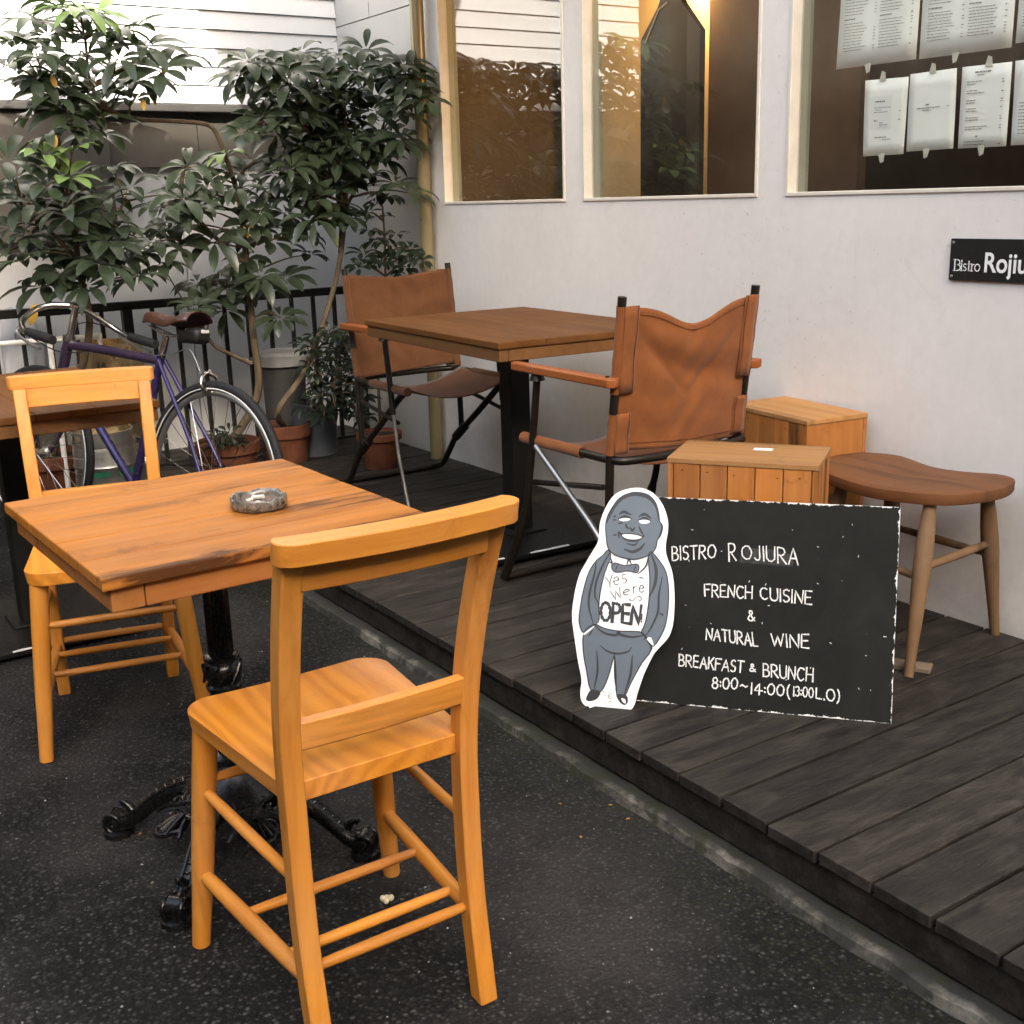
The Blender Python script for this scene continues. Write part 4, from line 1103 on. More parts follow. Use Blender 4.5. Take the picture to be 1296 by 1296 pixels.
line('8:00', (290, 1018), (418, 1020), (420, 966), (290, 962))
line('~', (434, 1024), (470, 1030), (470, 985), (434, 978))
line('14:00', (486, 1046), (656, 1054), (658, 1000), (488, 990), 0.0029)
line('(', (674, 1064), (690, 1066), (690, 1000), (674, 996), 0.0029)
line('13:00', (704, 1056), (806, 1064), (808, 1014), (706, 1008), 0.0027)
line('L.O)', (822, 1066), (940, 1090), (942, 1026), (822, 1016), 0.0029)
for q in range(26):
    x = rnd.uniform(-.27, .27); y = rnd.uniform(-.2, .2); l = rnd.uniform(.001, .004); a = rnd.uniform(0, 3)
    ch.ribbon([(x, y, .0008), (x+l*math.cos(a), y+l*math.sin(a), .0008)], rnd.uniform(.0008, .0018), (0, 0, 1))
a = bpx(1168, 752); ch.ribbon([(a.x, a.y, .0008), (a.x+.005, a.y, .0008)], .0018, (0, 0, 1))
ch.build('chalk_specks', M['chalk'], CB)['kind'] = 'stuff'
smr = MB(); M['smear'] = smear_mat()
smr.quad(*[bpx(*q)+V((0, 0, .0004)) for q in ((430, 372), (700, 395), (706, 372), (690, 330), (560, 300), (440, 300))])
smr.build('chalk_smear', M['smear'], CB)

# ---- cut-out figure sign leaning on the board
fl = math.atan2(0.161+0.040, 0.434)
fv = (V((0, 0, 1))*math.cos(fl)-bn0*math.sin(fl)); fn = bu.cross(fv).normalized()
f0_ = V((-1.880, 1.483, DZ+0.002))
FM = Matrix((bu, fv, fn)).transposed().to_4x4(); FM.translation = f0_
FG = bpy.data.objects.new('figure_sign', None); C.objects.link(FG); FG.matrix_world = FM
tag(FG, 'flat cut-out sign of a smiling bald man in a grey suit, leaning on the chalkboard', 'sign')
FI = FM.inverted()
SC = 200/836
def fpx(cx, cy, z=0.0):
    p = FI @ onpl(700+cx*SC, 600+cy*SC, f0_, fn); return V((p.x, p.y, z))
def smooth_closed(pts, k=4):
    pts = [V((p[0], p[1], 0)) for p in pts]; n = len(pts); out = []
    for i in range(n):
        a, b, c, d = pts[i-1], pts[i], pts[(i+1) % n], pts[(i+2) % n]
        for j in range(k):
            t = j/k; q = 0.5*((2*b)+(c-a)*t+(2*a-5*b+4*c-d)*t*t+(3*b-a-3*c+d)*t*t*t); out.append((q.x, q.y))
    return out
def smooth_open(pts, k=5): return [(p.x, p.y) for p in spline([V((p[0], p[1], 0)) for p in pts], k)]
outer = smooth_closed([(430, 72), (510, 88), (570, 145), (603, 225), (608, 290), (596, 370), (600, 430), (630, 520), (642, 640), (636, 780), (612, 860), (560, 920), (528, 960), (480, 1060), (446, 1160), (430, 1220), (400, 1252), (330, 1254), (250, 1240), (190, 1236), (152, 1205), (143, 1150), (150, 1090), (130, 980), (112, 860), (100, 750), (112, 640), (140, 530), (190, 440), (240, 350), (246, 270), (272, 190), (330, 105)])
pn = MB()
pn.prism([fpx(x, y, -0.005) for x, y in outer], (0, 0, 0.005))
pn.build('panel', M['fig_white'], FG)
LZ = 0.0006
def poly(name, pts, mat, z):
    mb = MB(); mb.v = [fpx(x, y, z) for x, y in pts]; mb.f = [tuple(range(len(pts)))]
    return mb.build(name, mat, FG)
suit_l = smooth_closed([(292, 402), (262, 432), (228, 460), (190, 520), (160, 620), (140, 740), (142, 800), (165, 838), (218, 800), (244, 770), (243, 690), (255, 600), (275, 520), (305, 440)], 3)
suit_r = smooth_closed([(520, 412), (560, 455), (598, 520), (612, 620), (606, 740), (584, 830), (530, 912), (498, 866), (468, 838), (484, 800), (500, 730), (510, 640), (512, 540), (504, 440)], 3)
trous = smooth_closed([(165, 838), (218, 796), (270, 815), (345, 830), (420, 832), (470, 838), (492, 870), (520, 930), (470, 1000), (410, 1110), (380, 1172), (338, 1168), (334, 1060), (326, 970), (318, 980), (290, 1080), (252, 1150), (200, 1140), (178, 1040), (160, 930)], 3)
head = smooth_closed([(440, 100), (510, 120), (550, 180), (562, 245), (578, 275), (572, 320), (552, 350), (540, 400), (500, 432), (430, 452), (350, 436), (298, 404), (282, 330), (280, 260), (300, 200), (350, 130), (400, 104)], 4)
poly('jacket', suit_l, M['fig_blue'], LZ); poly('jacket', suit_r, M['fig_blue'], LZ)
poly('trousers', trous, M['fig_blue'], LZ*1.5); poly('head', head, M['fig_blue'], LZ*2)
poly('bow_tie', smooth_closed([(312, 482), (330, 470), (380, 484), (440, 476), (456, 492), (444, 522), (400, 512), (340, 520), (316, 508)], 3), M['fig_blue'], LZ)
poly('shoe', smooth_closed([(205, 1140), (250, 1152), (236, 1186), (205, 1200), (176, 1196), (182, 1168)], 3), M['fig_black'], LZ*2.2)
poly('shoe', smooth_closed([(336, 1166), (388, 1170), (396, 1205), (378, 1222), (352, 1204)], 3), M['fig_black'], LZ*2.2)
for nm_, pts in (('eye', [(350, 240), (380, 233), (410, 238), (395, 248), (364, 250)]), ('eye', [(454, 248), (484, 242), (514, 250), (500, 262), (468, 263)]), ('teeth', [(366, 322), (420, 320), (470, 334), (440, 346), (390, 342)]), ('cuff', [(520, 866), (532, 910), (496, 872)]), ('cuff', [(164, 842), (216, 804), (214, 812), (170, 850)]), ('shoe_highlight', [(362, 1186), (382, 1192), (384, 1214), (368, 1204)])):
    poly(nm_, smooth_closed(pts, 3), M['fig_white'], LZ*3.2)
lk = MB()
def ink(pts, w_=0.0018, z=LZ*3, closed=False, sm=True):
    q = smooth_closed(pts, 3)+[pts[0]] if closed else (smooth_open(pts) if sm else pts)
    P = [fpx(x, y, z) for x, y in q]; n = len(P)
    w_ = w_*1.55; ws = [w_*(1 if closed else (0.5+0.9*math.sin(PI*min(1, max(0, i/(n-1)))))) for i in range(n)]
    lk.ribbon(P, ws, (0, 0, 1))
for o_ in (suit_l, suit_r, trous, head): ink([o_[i] for i in range(0, len(o_), 3)], 0.0016, closed=True)
for x in (388, 400, 412, 424, 436, 448): ink([(x, 322), (x+1, 344)], 0.0008, sm=False)
hair = smooth_closed([(284, 262), (292, 215), (318, 165), (352, 124), (400, 100), (445, 94), (505, 108), (545, 150), (562, 205), (566, 250), (556, 236), (546, 190), (522, 150), (488, 126), (440, 116), (400, 122), (362, 142), (330, 180), (306, 222)], 3)
lk.v += [fpx(x, y, LZ*3.3) for x, y in hair]; lk.f.append(tuple(range(len(lk.v)-len(hair), len(lk.v))))
ink([(352, 212), (375, 200), (412, 215)], 0.003); ink([(455, 225), (485, 213), (520, 235)], 0.003)
ink([(348, 238), (380, 226), (412, 235)], 0.0036); ink([(453, 246), (485, 236), (516, 248)], 0.0036)
ink([(345, 262), (370, 258)], 0.002); ink([(320, 228), (335, 220)]); ink([(318, 242), (334, 244)])
ink([(385, 262), (390, 280), (402, 290)], 0.0022); ink([(408, 284), (420, 298), (432, 284)], 0.0026); ink([(455, 276), (465, 300), (480, 325)], 0.002)
ink([(350, 308), (380, 340), (420, 352), (455, 346), (482, 328)], 0.0034); ink([(350, 308), (370, 320), (420, 318), (480, 330)], 0.0022)
ink([(345, 305), (350, 340)], 0.0018); ink([(318, 324), (338, 322)]); ink([(378, 398), (420, 412), (460, 396), (484, 368)], 0.0034); ink([(390, 368), (430, 376), (450, 360)], 0.002)
ink([(565, 250), (578, 280), (568, 320), (556, 345)], 0.0022)
ink([(305, 410), (270, 470), (232, 560), (222, 640), (243, 690)], 0.0024); ink([(228, 460), (222, 520), (196, 620), (190, 700), (214, 795)], 0.0024)
ink([(522, 430), (545, 500), (540, 580), (510, 650)], 0.0034); ink([(578, 545), (560, 640), (555, 730), (520, 810), (495, 850)], 0.0024)
ink([(220, 800), (270, 840), (330, 852), (348, 838), (360, 850), (420, 862), (490, 852)], 0.0030)
ink([(250, 908), (290, 938), (340, 950), (395, 940), (415, 918)], 0.002); ink([(326, 950), (328, 1060), (338, 1165)], 0.0018); ink([(232, 936), (236, 1040), (218, 1136)], 0.0022); ink([(420, 962), (410, 1060), (378, 1165)], 0.0026)
ink([(188, 858), (210, 826)], 0.0018); ink([(480, 874), (496, 868), (522, 918), (512, 936)], 0.0018); ink([(565, 735), (584, 748)], 0.002)
ink([(305, 445), (312, 470), (300, 466)]); ink([(390, 484), (402, 452), (416, 480)]); ink([(503, 440), (490, 490), (450, 528)]); ink([(330, 510), (345, 478)], 0.0012); ink([(430, 514), (438, 482)], 0.0012); ink([(455, 545), (480, 552)], 0.001)
ink([(312, 482), (330, 470), (380, 484), (440, 476), (456, 492), (444, 522), (400, 512), (340, 520), (316, 508)], 0.0014, closed=True)
lk.build('linework', M['fig_black'], FG)
lt_ = MB()
def fl_text(text, bl, br, tr, tl, w_, **kw):
    lettering(lt_, text, [fpx(*bl), fpx(*br), fpx(*tr), fpx(*tl)], (0, 0, 1), w_, rnd=rnd, proud=LZ*3, **kw)
fl_text('Y', (290, 606), (322, 596), (312, 535), (278, 548), 0.0016, jit=0)
fl_text('es', (322, 592), (392, 576), (386, 500), (318, 520), 0.0016, jit=0)
fl_text('W', (320, 668), (370, 652), (352, 600), (302, 618), 0.0016, jit=0)
fl_text('e', (372, 646), (408, 636), (404, 585), (368, 600), 0.0016, jit=0)
fl_text('re', (424, 634), (484, 622), (480, 560), (424, 575), 0.0016, jit=0)
fl_text('OPEN', (252, 770), (458, 800), (466, 700), (256, 676), 0.0068, jit=0, gap=0.2)
fl_text('!', (462, 782), (476, 784), (478, 735), (464, 732), 0.0028, jit=0)
lt_.ribbon([fpx(x, y, LZ*3) for x, y in smooth_open([(402, 660), (420, 672), (436, 656), (455, 645), (468, 660), (455, 674)])], 0.0014, (0, 0, 1))
lt_.build('lettering', M['fig_black'], FG)
em = MB()
for i in range(14):
    x = 262+rnd.uniform(0, 56); y = 1150+rnd.uniform(0, 66); em.ribbon([fpx(x, y, LZ*3), fpx(x+rnd.uniform(-14, 14), y+rnd.uniform(-12, 12), LZ*3)], 0.0009, (0, 0, 1))
em.build('maker_stamp', M['print_grey'], FG)

# ---- name plate on the wall
NPy = WALL_Y-0.006
NPT = thing('name_plate', 'black bistro name plate with white lettering screwed to the white wall', 'sign', (-1.69, NPy, 1.046))
MB().box(-0.160, 0.150, -0.0025, 0.006, -0.0505, 0.0505).build('plate', M['plate_black'], NPT, bevel=0.001)
for sx in (-0.152, 0.142):
    for sz in (-0.041, 0.041):
        b = MB().lathe([(0.0042, 0), (0.0036, 0.0018), (0.001, 0.0024)], 12); o = b.build('screw', M['steel'], NPT, smooth=50, loc=(sx, -0.0025, sz)); o.rotation_euler = (R(90), 0, 0)
def font_mesh(text, size, name, mat, parent, loc, off=0.0, sx=1.0):
    cu = bpy.data.curves.new(name, 'FONT'); cu.body = text; cu.size = size; cu.offset = off; cu.extrude = 0.0003
    ob = bpy.data.objects.new(name, cu); C.objects.link(ob)
    dg = bpy.context.evaluated_depsgraph_get(); me = bpy.data.meshes.new_from_object(ob.evaluated_get(dg))
    bpy.data.objects.remove(ob); bpy.data.curves.remove(cu)
    me.name = name; me.materials.clear(); me.materials.append(mat)
    o = bpy.data.objects.new(name, me); C.objects.link(o); o.parent = parent; o.location = loc; o.rotation_euler = (R(90), 0, 0); o.scale = (sx, 1, 1)
    return o
font_mesh('Rojiura', 0.066, 'lettering', M['fig_white'], NPT, (-0.064, -0.0032, -0.0275), 0.0011, 0.86)
sf_ = MB()
def ser(x, y0, y1, w0=0.0042):
    sf_.ribbon([(x, 0, y0), (x, 0, y1)], w0, (0, -1, 0))
def bar_(x0, x1, y, w0=0.0015): sf_.ribbon([(x0, 0, y), (x1, 0, y)], w0, (0, -1, 0))
bx0 = -0.148; zz = -0.0265; cap = 0.026; xh = 0.0165
ser(bx0+.004, 0, cap, .0036); bar_(bx0, bx0+.010, 0); bar_(bx0, bx0+.010, cap)
sf_.ribbon([(p[0]*cap+bx0+.006, 0, p[1]*cap) for p in arc(.2, .77, .26, .23, 90, -90)], .0026, (0, -1, 0)); sf_.ribbon([(p[0]*cap+bx0+.006, 0, p[1]*cap) for p in arc(.22, .27, .34, .27, 90, -90)], .0028, (0, -1, 0))
x = bx0+.0235; ser(x, 0, xh, .003); bar_(x-.003, x+.003, 0); bar_(x-.003, x+.001, xh); ser(x, xh+.005, xh+.008, .0032)
x += .005; sf_.ribbon([(x+q[0]*xh*.85, 0, q[1]*xh) for q in arc(.32, .75, .26, .25, 40, 270)+arc(.32, .25, .28, .25, 90, -140)], .0022, (0, -1, 0))
x += .0135; ser(x+.002, .001, xh+.006, .003); bar_(x-.001, x+.006, xh); bar_(x+.001, x+.006, .0008)
x += .009; ser(x+.001, 0, xh, .003); bar_(x-.002, x+.005, 0); bar_(x-.002, x+.001, xh); sf_.ribbon([(x+.002, 0, xh*.7), (x+.005, 0, xh*.95), (x+.0075, 0, xh*.95)], .0022, (0, -1, 0))
x += .0095; sf_.ribbon([(x+q[0]*xh, 0, q[1]*xh) for q in arc(.44, .5, .42, .5, 0, 360, 20)], .0025, (0, -1, 0))
for p in sf_.v: p.y -= 0.0032; p.z += zz
sf_.build('lettering', M['fig_white'], NPT)

# ---- menu sheets behind the right pane
SHY = WALL_Y+0.040
def sheet(label, quad, tapes, rows, seed, cols=1, inset=None):
    rd = random.Random(seed)
    q = [ony(*p, SHY) for p in quad]            # tl, tr, br, bl
    c = (q[0]+q[1]+q[2]+q[3])/4
    t = thing('menu_sheet', label, 'menu', c, 0, 'sheets taped inside the right window')
    q = [p-c for p in q]
    m_ = MB()
    nu = 6
    m_.grid(lambda u, v: q[3].lerp(q[2], u).lerp(q[0].lerp(q[1], u), v)+V((0, 0.0012*math.sin(3*u+seed)*math.sin(PI*v)+0.0008, 0)), nu, nu)
    m_.build('page', M['paper'], t, smooth=80, thick=0.0003)
    tx = MB()
    def P(u, v): return q[0].lerp(q[1], u).lerp(q[3].lerp(q[2], u), v)+V((0, -0.0016, 0))
    for cI in range(cols):
        u0 = 0.08+cI*0.9/cols; u1 = u0+0.84/cols
        for (v, a, b, wt) in rows:
            for side in (0, 1):
                if side == 1 and (cols == 1 and a > 0.2 or rd.random() < 0.35): continue
                ua = u0+(u1-u0)*(a if side == 0 else 0.9); ub = u0+(u1-u0)*((b*rd.uniform(0.75, 1.0)) if side == 0 else 0.96)
                x = ua
                while x < ub:
                    l = rd.uniform(0.02, 0.07)/cols*1.3; e = min(ub, x+l)
                    p0_, p1_ = P(x, v), P(e, v); hh = V((0, 0, 0.0010*wt))
                    tx.quad(p0_-hh, p1_-hh, p1_+hh, p0_+hh); x = e+0.012/cols
    if inset:
        i_ = MB(); u0, v0, u1, v1 = inset; i_.quad(*[P(u, v)+V((0, 0.0006, 0)) for u, v in ((u0, v1), (u1, v1), (u1, v0), (u0, v0))]); i_.build('pasted_slip', M['fig_white'], t)
    tx.build('printed_lines', M['ink'], t)
    for (u, v, dx, dz) in tapes:
        b = MB(); p = P(u, v)+V((0, -0.0006, 0))
        b.quad(p+V((-0.010, 0, -0.004*dz)), p+V((0.011, 0, -0.006*dz)), p+V((0.008+dx, 0, 0.016*dz)), p+V((-0.003+dx, 0, 0.020*dz)))
        b.build('tape', M['tape'], t)
many = [(0.04+0.021*i, 0, 0.72, 0.8) for i in range(41) if i not in (12, 13, 20, 21, 29, 30)]+[(0.04+0.021*20.5, 0, .4, 1.4), (0.04+0.021*29.5, 0, .4, 1.4)]
sheet('large printed menu sheet, upper row on the left, taped inside the right window', [(1070, -95), (1173, -112), (1159, 75), (1058, 88)], [(0.42, 1, 0, -1)], many, 1, 2)
sheet('large printed menu sheet, upper row in the middle, taped inside the right window', [(1174, -112), (1296, -128), (1280, 60), (1163, 75)], [(0.42, 1, -0.004, -1)], many, 2, 2)
sheet('large menu sheet cut by the frame, upper row on the right of the window', [(1300, -128), (1400, -140), (1384, 40), (1285, 55)], [(0.42, 1, 0, -1)], many, 3, 2)
sheet('small white sheet with a pasted slip, lower row on the left of the window', [(1095, 102), (1150, 97), (1143, 195), (1092, 198)], [(0.42, 0, 0, 1), (0.48, 1, 0, -1)],
      [(.29, .22, .62, 1.8), (.37, .2, .7, .8), (.40, .24, .5, .8), (.43, .2, .62, .8), (.54, .2, .4, 1.5), (.57, .36, .6, .8), (.60, .36, .62, .8), (.76, .24, .66, 1.0), (.79, .48, .8, .8)], 4, 1, (0.12, 0.22, 0.66, 0.64))
sheet('nearly blank small sheet with a few lines, lower row second from the left', [(1152, 94), (1211, 86), (1206, 188), (1147, 192)], [(0.5, 0, 0, 1), (0.45, 1, -0.004, -1)],
      [(.415, .36, .5, 1.6), (.455, .14, .78, 1.0), (.485, .28, .6, .9)], 5)
sheet('small menu sheet of short printed courses, lower row third from the left', [(1218, 85), (1281, 78), (1273, 185), (1212, 188)], [(0.55, 0, 0, 1), (0.5, 1, 0, -1)],
      [(.08, .24, .66, 1.8), (.115, .3, .56, 1), (.19, .05, .5, .9), (.22, .05, .3, .9), (.30, .06, .4, .9), (.33, .06, .62, .9), (.42, .06, .3, .9), (.45, .06, .36, .9), (.52, .06, .36, .9), (.55, .06, .34, .9), (.63, .06, .4, .9), (.66, .06, .4, .9), (.74, .06, .64, .9), (.77, .06, .6, .9), (.86, .34, .46, 1.5), (.92, .06, .7, .9), (.96, .06, .62, .9)], 6)
sheet('menu sheet cut by the frame, lower row on the far right', [(1285, 77), (1350, 70), (1342, 181), (1279, 184)], [(0.5, 0, 0, 1)], [(.5+.04*i, .06, .5, .9) for i in range(10)], 7)

# ---- bottle shaped board and warm lamp behind the middle pane
bx_, by_ = -3.243, 2.86
BS = thing('bottle_board', 'tall black bottle-shaped board standing inside the middle window', 'board', (bx_, by_, 1.151))
hb, sh0, sh1, hn = 0.155, 0.60, 0.695, 0.054
prof = [(-hb, 0), (hb, 0), (hb, sh0), (hn+0.012, sh1), (hn, sh1+0.02), (hn, 1.02), (-hn, 1.02), (-hn, sh1+0.02), (-hn-0.012, sh1), (-hb, sh0)]
MB().prism([(x, -0.012, z) for x, z in prof], (0, 0.024, 0)).build('panel', M['bottle_black'], BS, bevel=0.003)
ed = MB(); ed.tube([(-hb+.03, -0.014, sh0-.01), (-hn+.0, -0.014, sh1-.008), (-.01, -0.014, sh1+.01)], 0.003, 6); ed.build('trim', M['frame_paint'], BS)
LP = thing('pendant_lamp', 'glowing warm pendant bulb behind the bottle-shaped board', 'lamp', (-3.29, 2.99, 1.95))
MB().lathe([(0.004, -0.055), (0.022, -0.045), (0.030, -0.025), (0.030, -0.01), (0.018, 0.02), (0.012, 0.03)], 20).build('bulb', M['bulb'], LP, smooth=60)
MB().lathe([(0.013, 0.030), (0.016, 0.034), (0.016, 0.07), (0.004, 0.075), (0.003, 0.80)], 16).build('lamp_holder', M['black_paint'], LP, smooth=40)
ld = bpy.data.lights.new('lamp_glow', 'POINT'); ld.energy = 2.2; ld.color = (1.0, 0.58, 0.2); ld.shadow_soft_size = 0.03
lo_ = bpy.data.objects.new('lamp_glow', ld); C.objects.link(lo_); lo_.parent = LP; lo_.location = (-0.05, 0.0, -0.02)

# ================================================================== BICYCLE
th, ln, sc_b = R(201.976), R(-8.412), 0.984
Fv = V((math.cos(th), math.sin(th), 0)); Sv = V((-math.sin(th), math.cos(th), 0)); Uv = V((0, 0, 1))*math.cos(ln)+Sv*math.sin(ln); Lv = Uv.cross(Fv).normalized()
BK = bpy.data.objects.new('bicycle', None); C.objects.link(BK)
bm_ = Matrix((Fv, Lv, Uv)).transposed().to_4x4(); bm_ = bm_ @ Matrix.Scale(sc_b, 4); bm_.translation = V((-3.735, 1.229, 0)); BK.matrix_world = bm_
tag(BK, 'purple town bicycle with swept chrome handlebar and brown saddle parked behind the tables', 'bicycle')
def circ(cx, cz, r, y=0, n=64): return [(cx+r*math.cos(2*PI*i/n), y, cz+r*math.sin(2*PI*i/n)) for i in range(n+1)]
def torus(mb, cx, cz, r, pr, pw, n=72, k=12):
    rings = []
    for i in range(n+1):
        a = 2*PI*i/n
        rings.append([(cx+(r+pr*math.cos(2*PI*j/k))*math.cos(a), pw*math.sin(2*PI*j/k), cz+(r+pr*math.cos(2*PI*j/k))*math.sin(a)) for j in range(k)])
    mb.rings(rings, cap=False); return mb
for cx in (0.0, 1.0):
    wh = torus(MB(), cx, 0.34, 0.323, 0.017, 0.015).build('wheel', M['rubber'], BK, smooth=60)
    torus(MB(), cx, 0.34, 0.299, 0.011, 0.009).build('rim', M['steel'], wh, smooth=50)
    wl = MB()
    for s in (-1, 1): torus(wl, cx, 0.34, 0.3135, 0.0022, 0.0022, 72, 6)
    for v_ in wl.v[:len(wl.v)//2]: v_.y -= 0.0135
    for v_ in wl.v[len(wl.v)//2:]: v_.y += 0.0135
    wl.build('rim_edge', M['white_paint'], wh, smooth=60)
    spk = MB()
    for i in range(28):
        a = 2*PI*i/28; b = a+(0.75 if (i//2) % 2 else -0.75); s = 1 if i % 2 else -1
        spk.tube([(cx+0.020*math.cos(b), s*0.026, 0.34+0.020*math.sin(b)), (cx+0.292*math.cos(a), 0, 0.34+0.292*math.sin(a))], 0.0011, 5)
    spk.build('spokes', M['chrome'], wh)
    hbm = MB(); hbm.tube([(cx, -0.05, 0.34), (cx, -0.03, 0.34), (cx, -0.0295, 0.34), (cx, -0.02, 0.34), (cx, 0.02, 0.34), (cx, 0.0295, 0.34), (cx, 0.03, 0.34), (cx, 0.05, 0.34)], [.006, .006, .024, .014, .014, .024, .006, .006], 16)
    hbm.build('hub', M['steel'], wh, smooth=30)
bb, sc1, ht, hl = V((.42, 0, .27)), V((.28, 0, .745)), V((.81, 0, .785)), V((.848, 0, .66))
fr = MB()
fr.tube([bb, sc1+V((0, 0, .015))], 0.0145, 14); fr.tube([hl+V((-.006, 0, .02)), bb], 0.0155, 14)
for s in (-1, 1):
    fr.tube([sc1+V((0, s*.014, -.01)), V((0.07, s*.042, .46)), V((0, s*.055, .345))], 0.0075, 10)
    fr.tube([bb+V((-.01, s*.022, 0)), V((0.2, s*.05, .30)), V((0, s*.055, .338))], 0.009, 10)
fr.tube([bb+V((0, -.036, 0)), bb+V((0, .036, 0))], 0.021, 16)
for s in (-1, 1): fr.obox((0, s*.057, .342), (.018, 0, .004), (0, .0025, 0), (-.003, 0, .02))
fr.build('frame', M['purple'], BK, smooth=50)
f2 = MB(); f2.tube(spline([ht+V((-.01, 0, -.02)), V((.6, 0, .757)), V((.42, 0, .742)), sc1+V((.01, 0, -.012))], 5), 0.0165, 14); f2.tube([hl, ht], 0.0195, 16)
f2.build('top_tube', M['dark_purple'], BK, smooth=50)
fk = MB()
for s in (-1, 1): fk.tube(spline([(.853, s*.045, .655), (.885, s*.05, .53), (.935, s*.052, .42), (1.0, s*.054, .34)], 5), [0.012]*6+[0.010]*5+[0.0075]*5, 10)
fk.tube([(.853, -.052, .655), (.853, .052, .655)], 0.014, 10)
fk.build('fork', M['dark_purple'], BK, smooth=50)
stp = MB(); stp.tube([ht, ht+V((-.012, 0, .02)), ht+V((-.045, 0, .125))], [.021, .0145, .0135], 14); stp.tube([ht+V((0, 0, -.005)), ht+V((-.004, 0, .016))], .0235, 16)
stp.tube([ht+V((-.043, 0, .120)), ht+V((-.02, 0, .127))], .016, 12); stp.build('stem', M['chrome'], BK, smooth=40)
bc_ = V((.785, 0, .912))
for s in (-1, 1):
    h = MB(); pts = spline([bc_, bc_+V((.05, s*.06, -.004)), bc_+V((.06, s*.12, -.025)), bc_+V((.03, s*.19, -.068)), bc_+V((-.025, s*.218, -.10)), bc_+V((-.06, s*.22, -.106))], 6)
    h.tube(pts, 0.0112, 12); h.build('handlebar', M['chrome'], BK, smooth=60)
    MB().tube([bc_+V((-.05, s*.22, -.104)), bc_+V((-.12, s*.221, -.115)), bc_+V((-.20, s*.222, -.128))], [.0155, .0175, .016], 14).build('grip', M['rubber'], BK, smooth=50)
    lv = MB(); lv.tube(spline([bc_+V((-.0, s*.21, -.085)), bc_+V((.01, s*.225, -.11)), bc_+V((-.08, s*.236, -.143)), bc_+V((-.15, s*.238, -.16))], 5), 0.006, 8); lv.build('brake_lever', M['steel'], BK, smooth=60)
MB().tube(spline([bc_+V((0, .215, -.085)), bc_+V((.12, .14, -.10)), bc_+V((.08, .02, -.17)), V((.7, .02, .74))], 6), .0024, 6).build('cable', M['rubber'], BK)
MB().tube(spline([bc_+V((0, -.215, -.085)), bc_+V((.13, -.14, -.06)), bc_+V((.10, -.03, -.14)), V((.88, 0, .60))], 6), .0024, 6).build('cable', M['rubber'], BK)
# saddle
def saddle(u, v):
    x = .085+.275*u; a = PI*v
    wd = 0.068*(1-u)**0.9*(1-0.35*u)+0.018; wd *= 1-0.35*max(0, .12-u)/.12
    zt_ = .885+0.014*math.cos(2.2*PI*u)*.6-(0.010*u)
    return (x, wd*math.cos(a)*1.0, zt_+0.016*math.sin(a)-0.020*(1-math.sin(a)))
sd2 = MB().grid(saddle, 22, 14); so = sd2.build('saddle', M['leather'], BK, smooth=80, thick=0.004)
sr_ = MB()
for s in (-1, 1): sr_.tube(spline([(.11, s*.035, .85), (.15, s*.022, .825), (.24, s*.022, .825), (.34, s*.008, .855)], 5), .0035, 8)
sr_.tube([sc1, (.252, 0, .835)], .0125, 12); sr_.build('seat_post', M['chrome'], BK, smooth=50)
sbm = MB(); sbm.box(.06, .165, -.034, .034, .80, .855); sbm.build('saddle_bag', M['plate_black'], BK, smooth=50, bevel=0.018, seg=3)
MB().box(.055, .060, -.016, .016, .838, .849).build('reflector', M['white_paint'], BK, bevel=.001)
bk2 = MB()
for s in (-1, 1):
    bk2.tube(spline([(.045, 0, .705), (.035, s*.03, .69), (.028, s*.038, .66), (.022, s*.02, .642)], 4), .007, 8); bk2.obox((.018, s*.019, .640), (.022, 0, -.004), (0, .005, 0), (0, 0, .007))
bk2.tube([(.03, 0, .71), (.06, 0, .70)], .008, 8); bk2.build('brake', M['chrome'], BK, smooth=50)
MB().tube(spline([(.045, .03, .71), (.10, .03, .78), (.2, .02, .76), (.3, .018, .75)], 5), .0018, 6).build('cable', M['steel'], BK)
cr = MB(); cr.tube([(.42, -.058, .27), (.42, -.052, .27)], .078, 40)
for k_ in range(40):
    a = 2*PI*k_/40; cr.obox((.42+.08*math.cos(a), -.055, .27+.08*math.sin(a)), (.0035, 0, 0), (0, .002, 0), (0, 0, .0035))
cr.build('chainring', M['steel'], BK, smooth=30)
for s, a in ((-1, 70), (1, 250)):
    d = V((math.cos(R(a)), 0, math.sin(R(a)))); e = V((.42, s*.072, .27))
    ck = MB(); ck.tube([e, e+d*.17], [.014, .0105], 12); ck.tube([e-V((0, s*.05, 0)), e], .011, 10); co = ck.build('crank', M['chrome'], BK, smooth=50)
    p_ = e+d*.17; pd = MB()
    for dx in (-.034, .034): pd.obox(p_+V((dx, s*.05, 0)), (.004, 0, 0), (0, .045, 0), (0, 0, .009))
    for dy in (.008, .05, .092): pd.obox(p_+V((0, s*dy, 0)), (.034, 0, 0), (0, .005, 0), (0, 0, .009))
    pd.tube([p_, p_+V((0, s*.09, 0))], .008, 8); pd.build('pedal', M['chrome'], co, smooth=40)
chn = MB(); chn.tube([(.42, -.055, .35), (0, -.05, .385)], .004, 6); chn.tube([(.42, -.055, .19), (0, -.05, .295)], .004, 6); chn.tube([(0, -.046, .34), (0, -.054, .34)], .045, 24); chn.build('chain', M['dark_metal'], BK)
MB().tube(spline([(.06, .05, .31), (.10, .10, .15), (.13, .16, .005)], 4), .0085, 8).build('kickstand', M['steel'], BK, smooth=50)

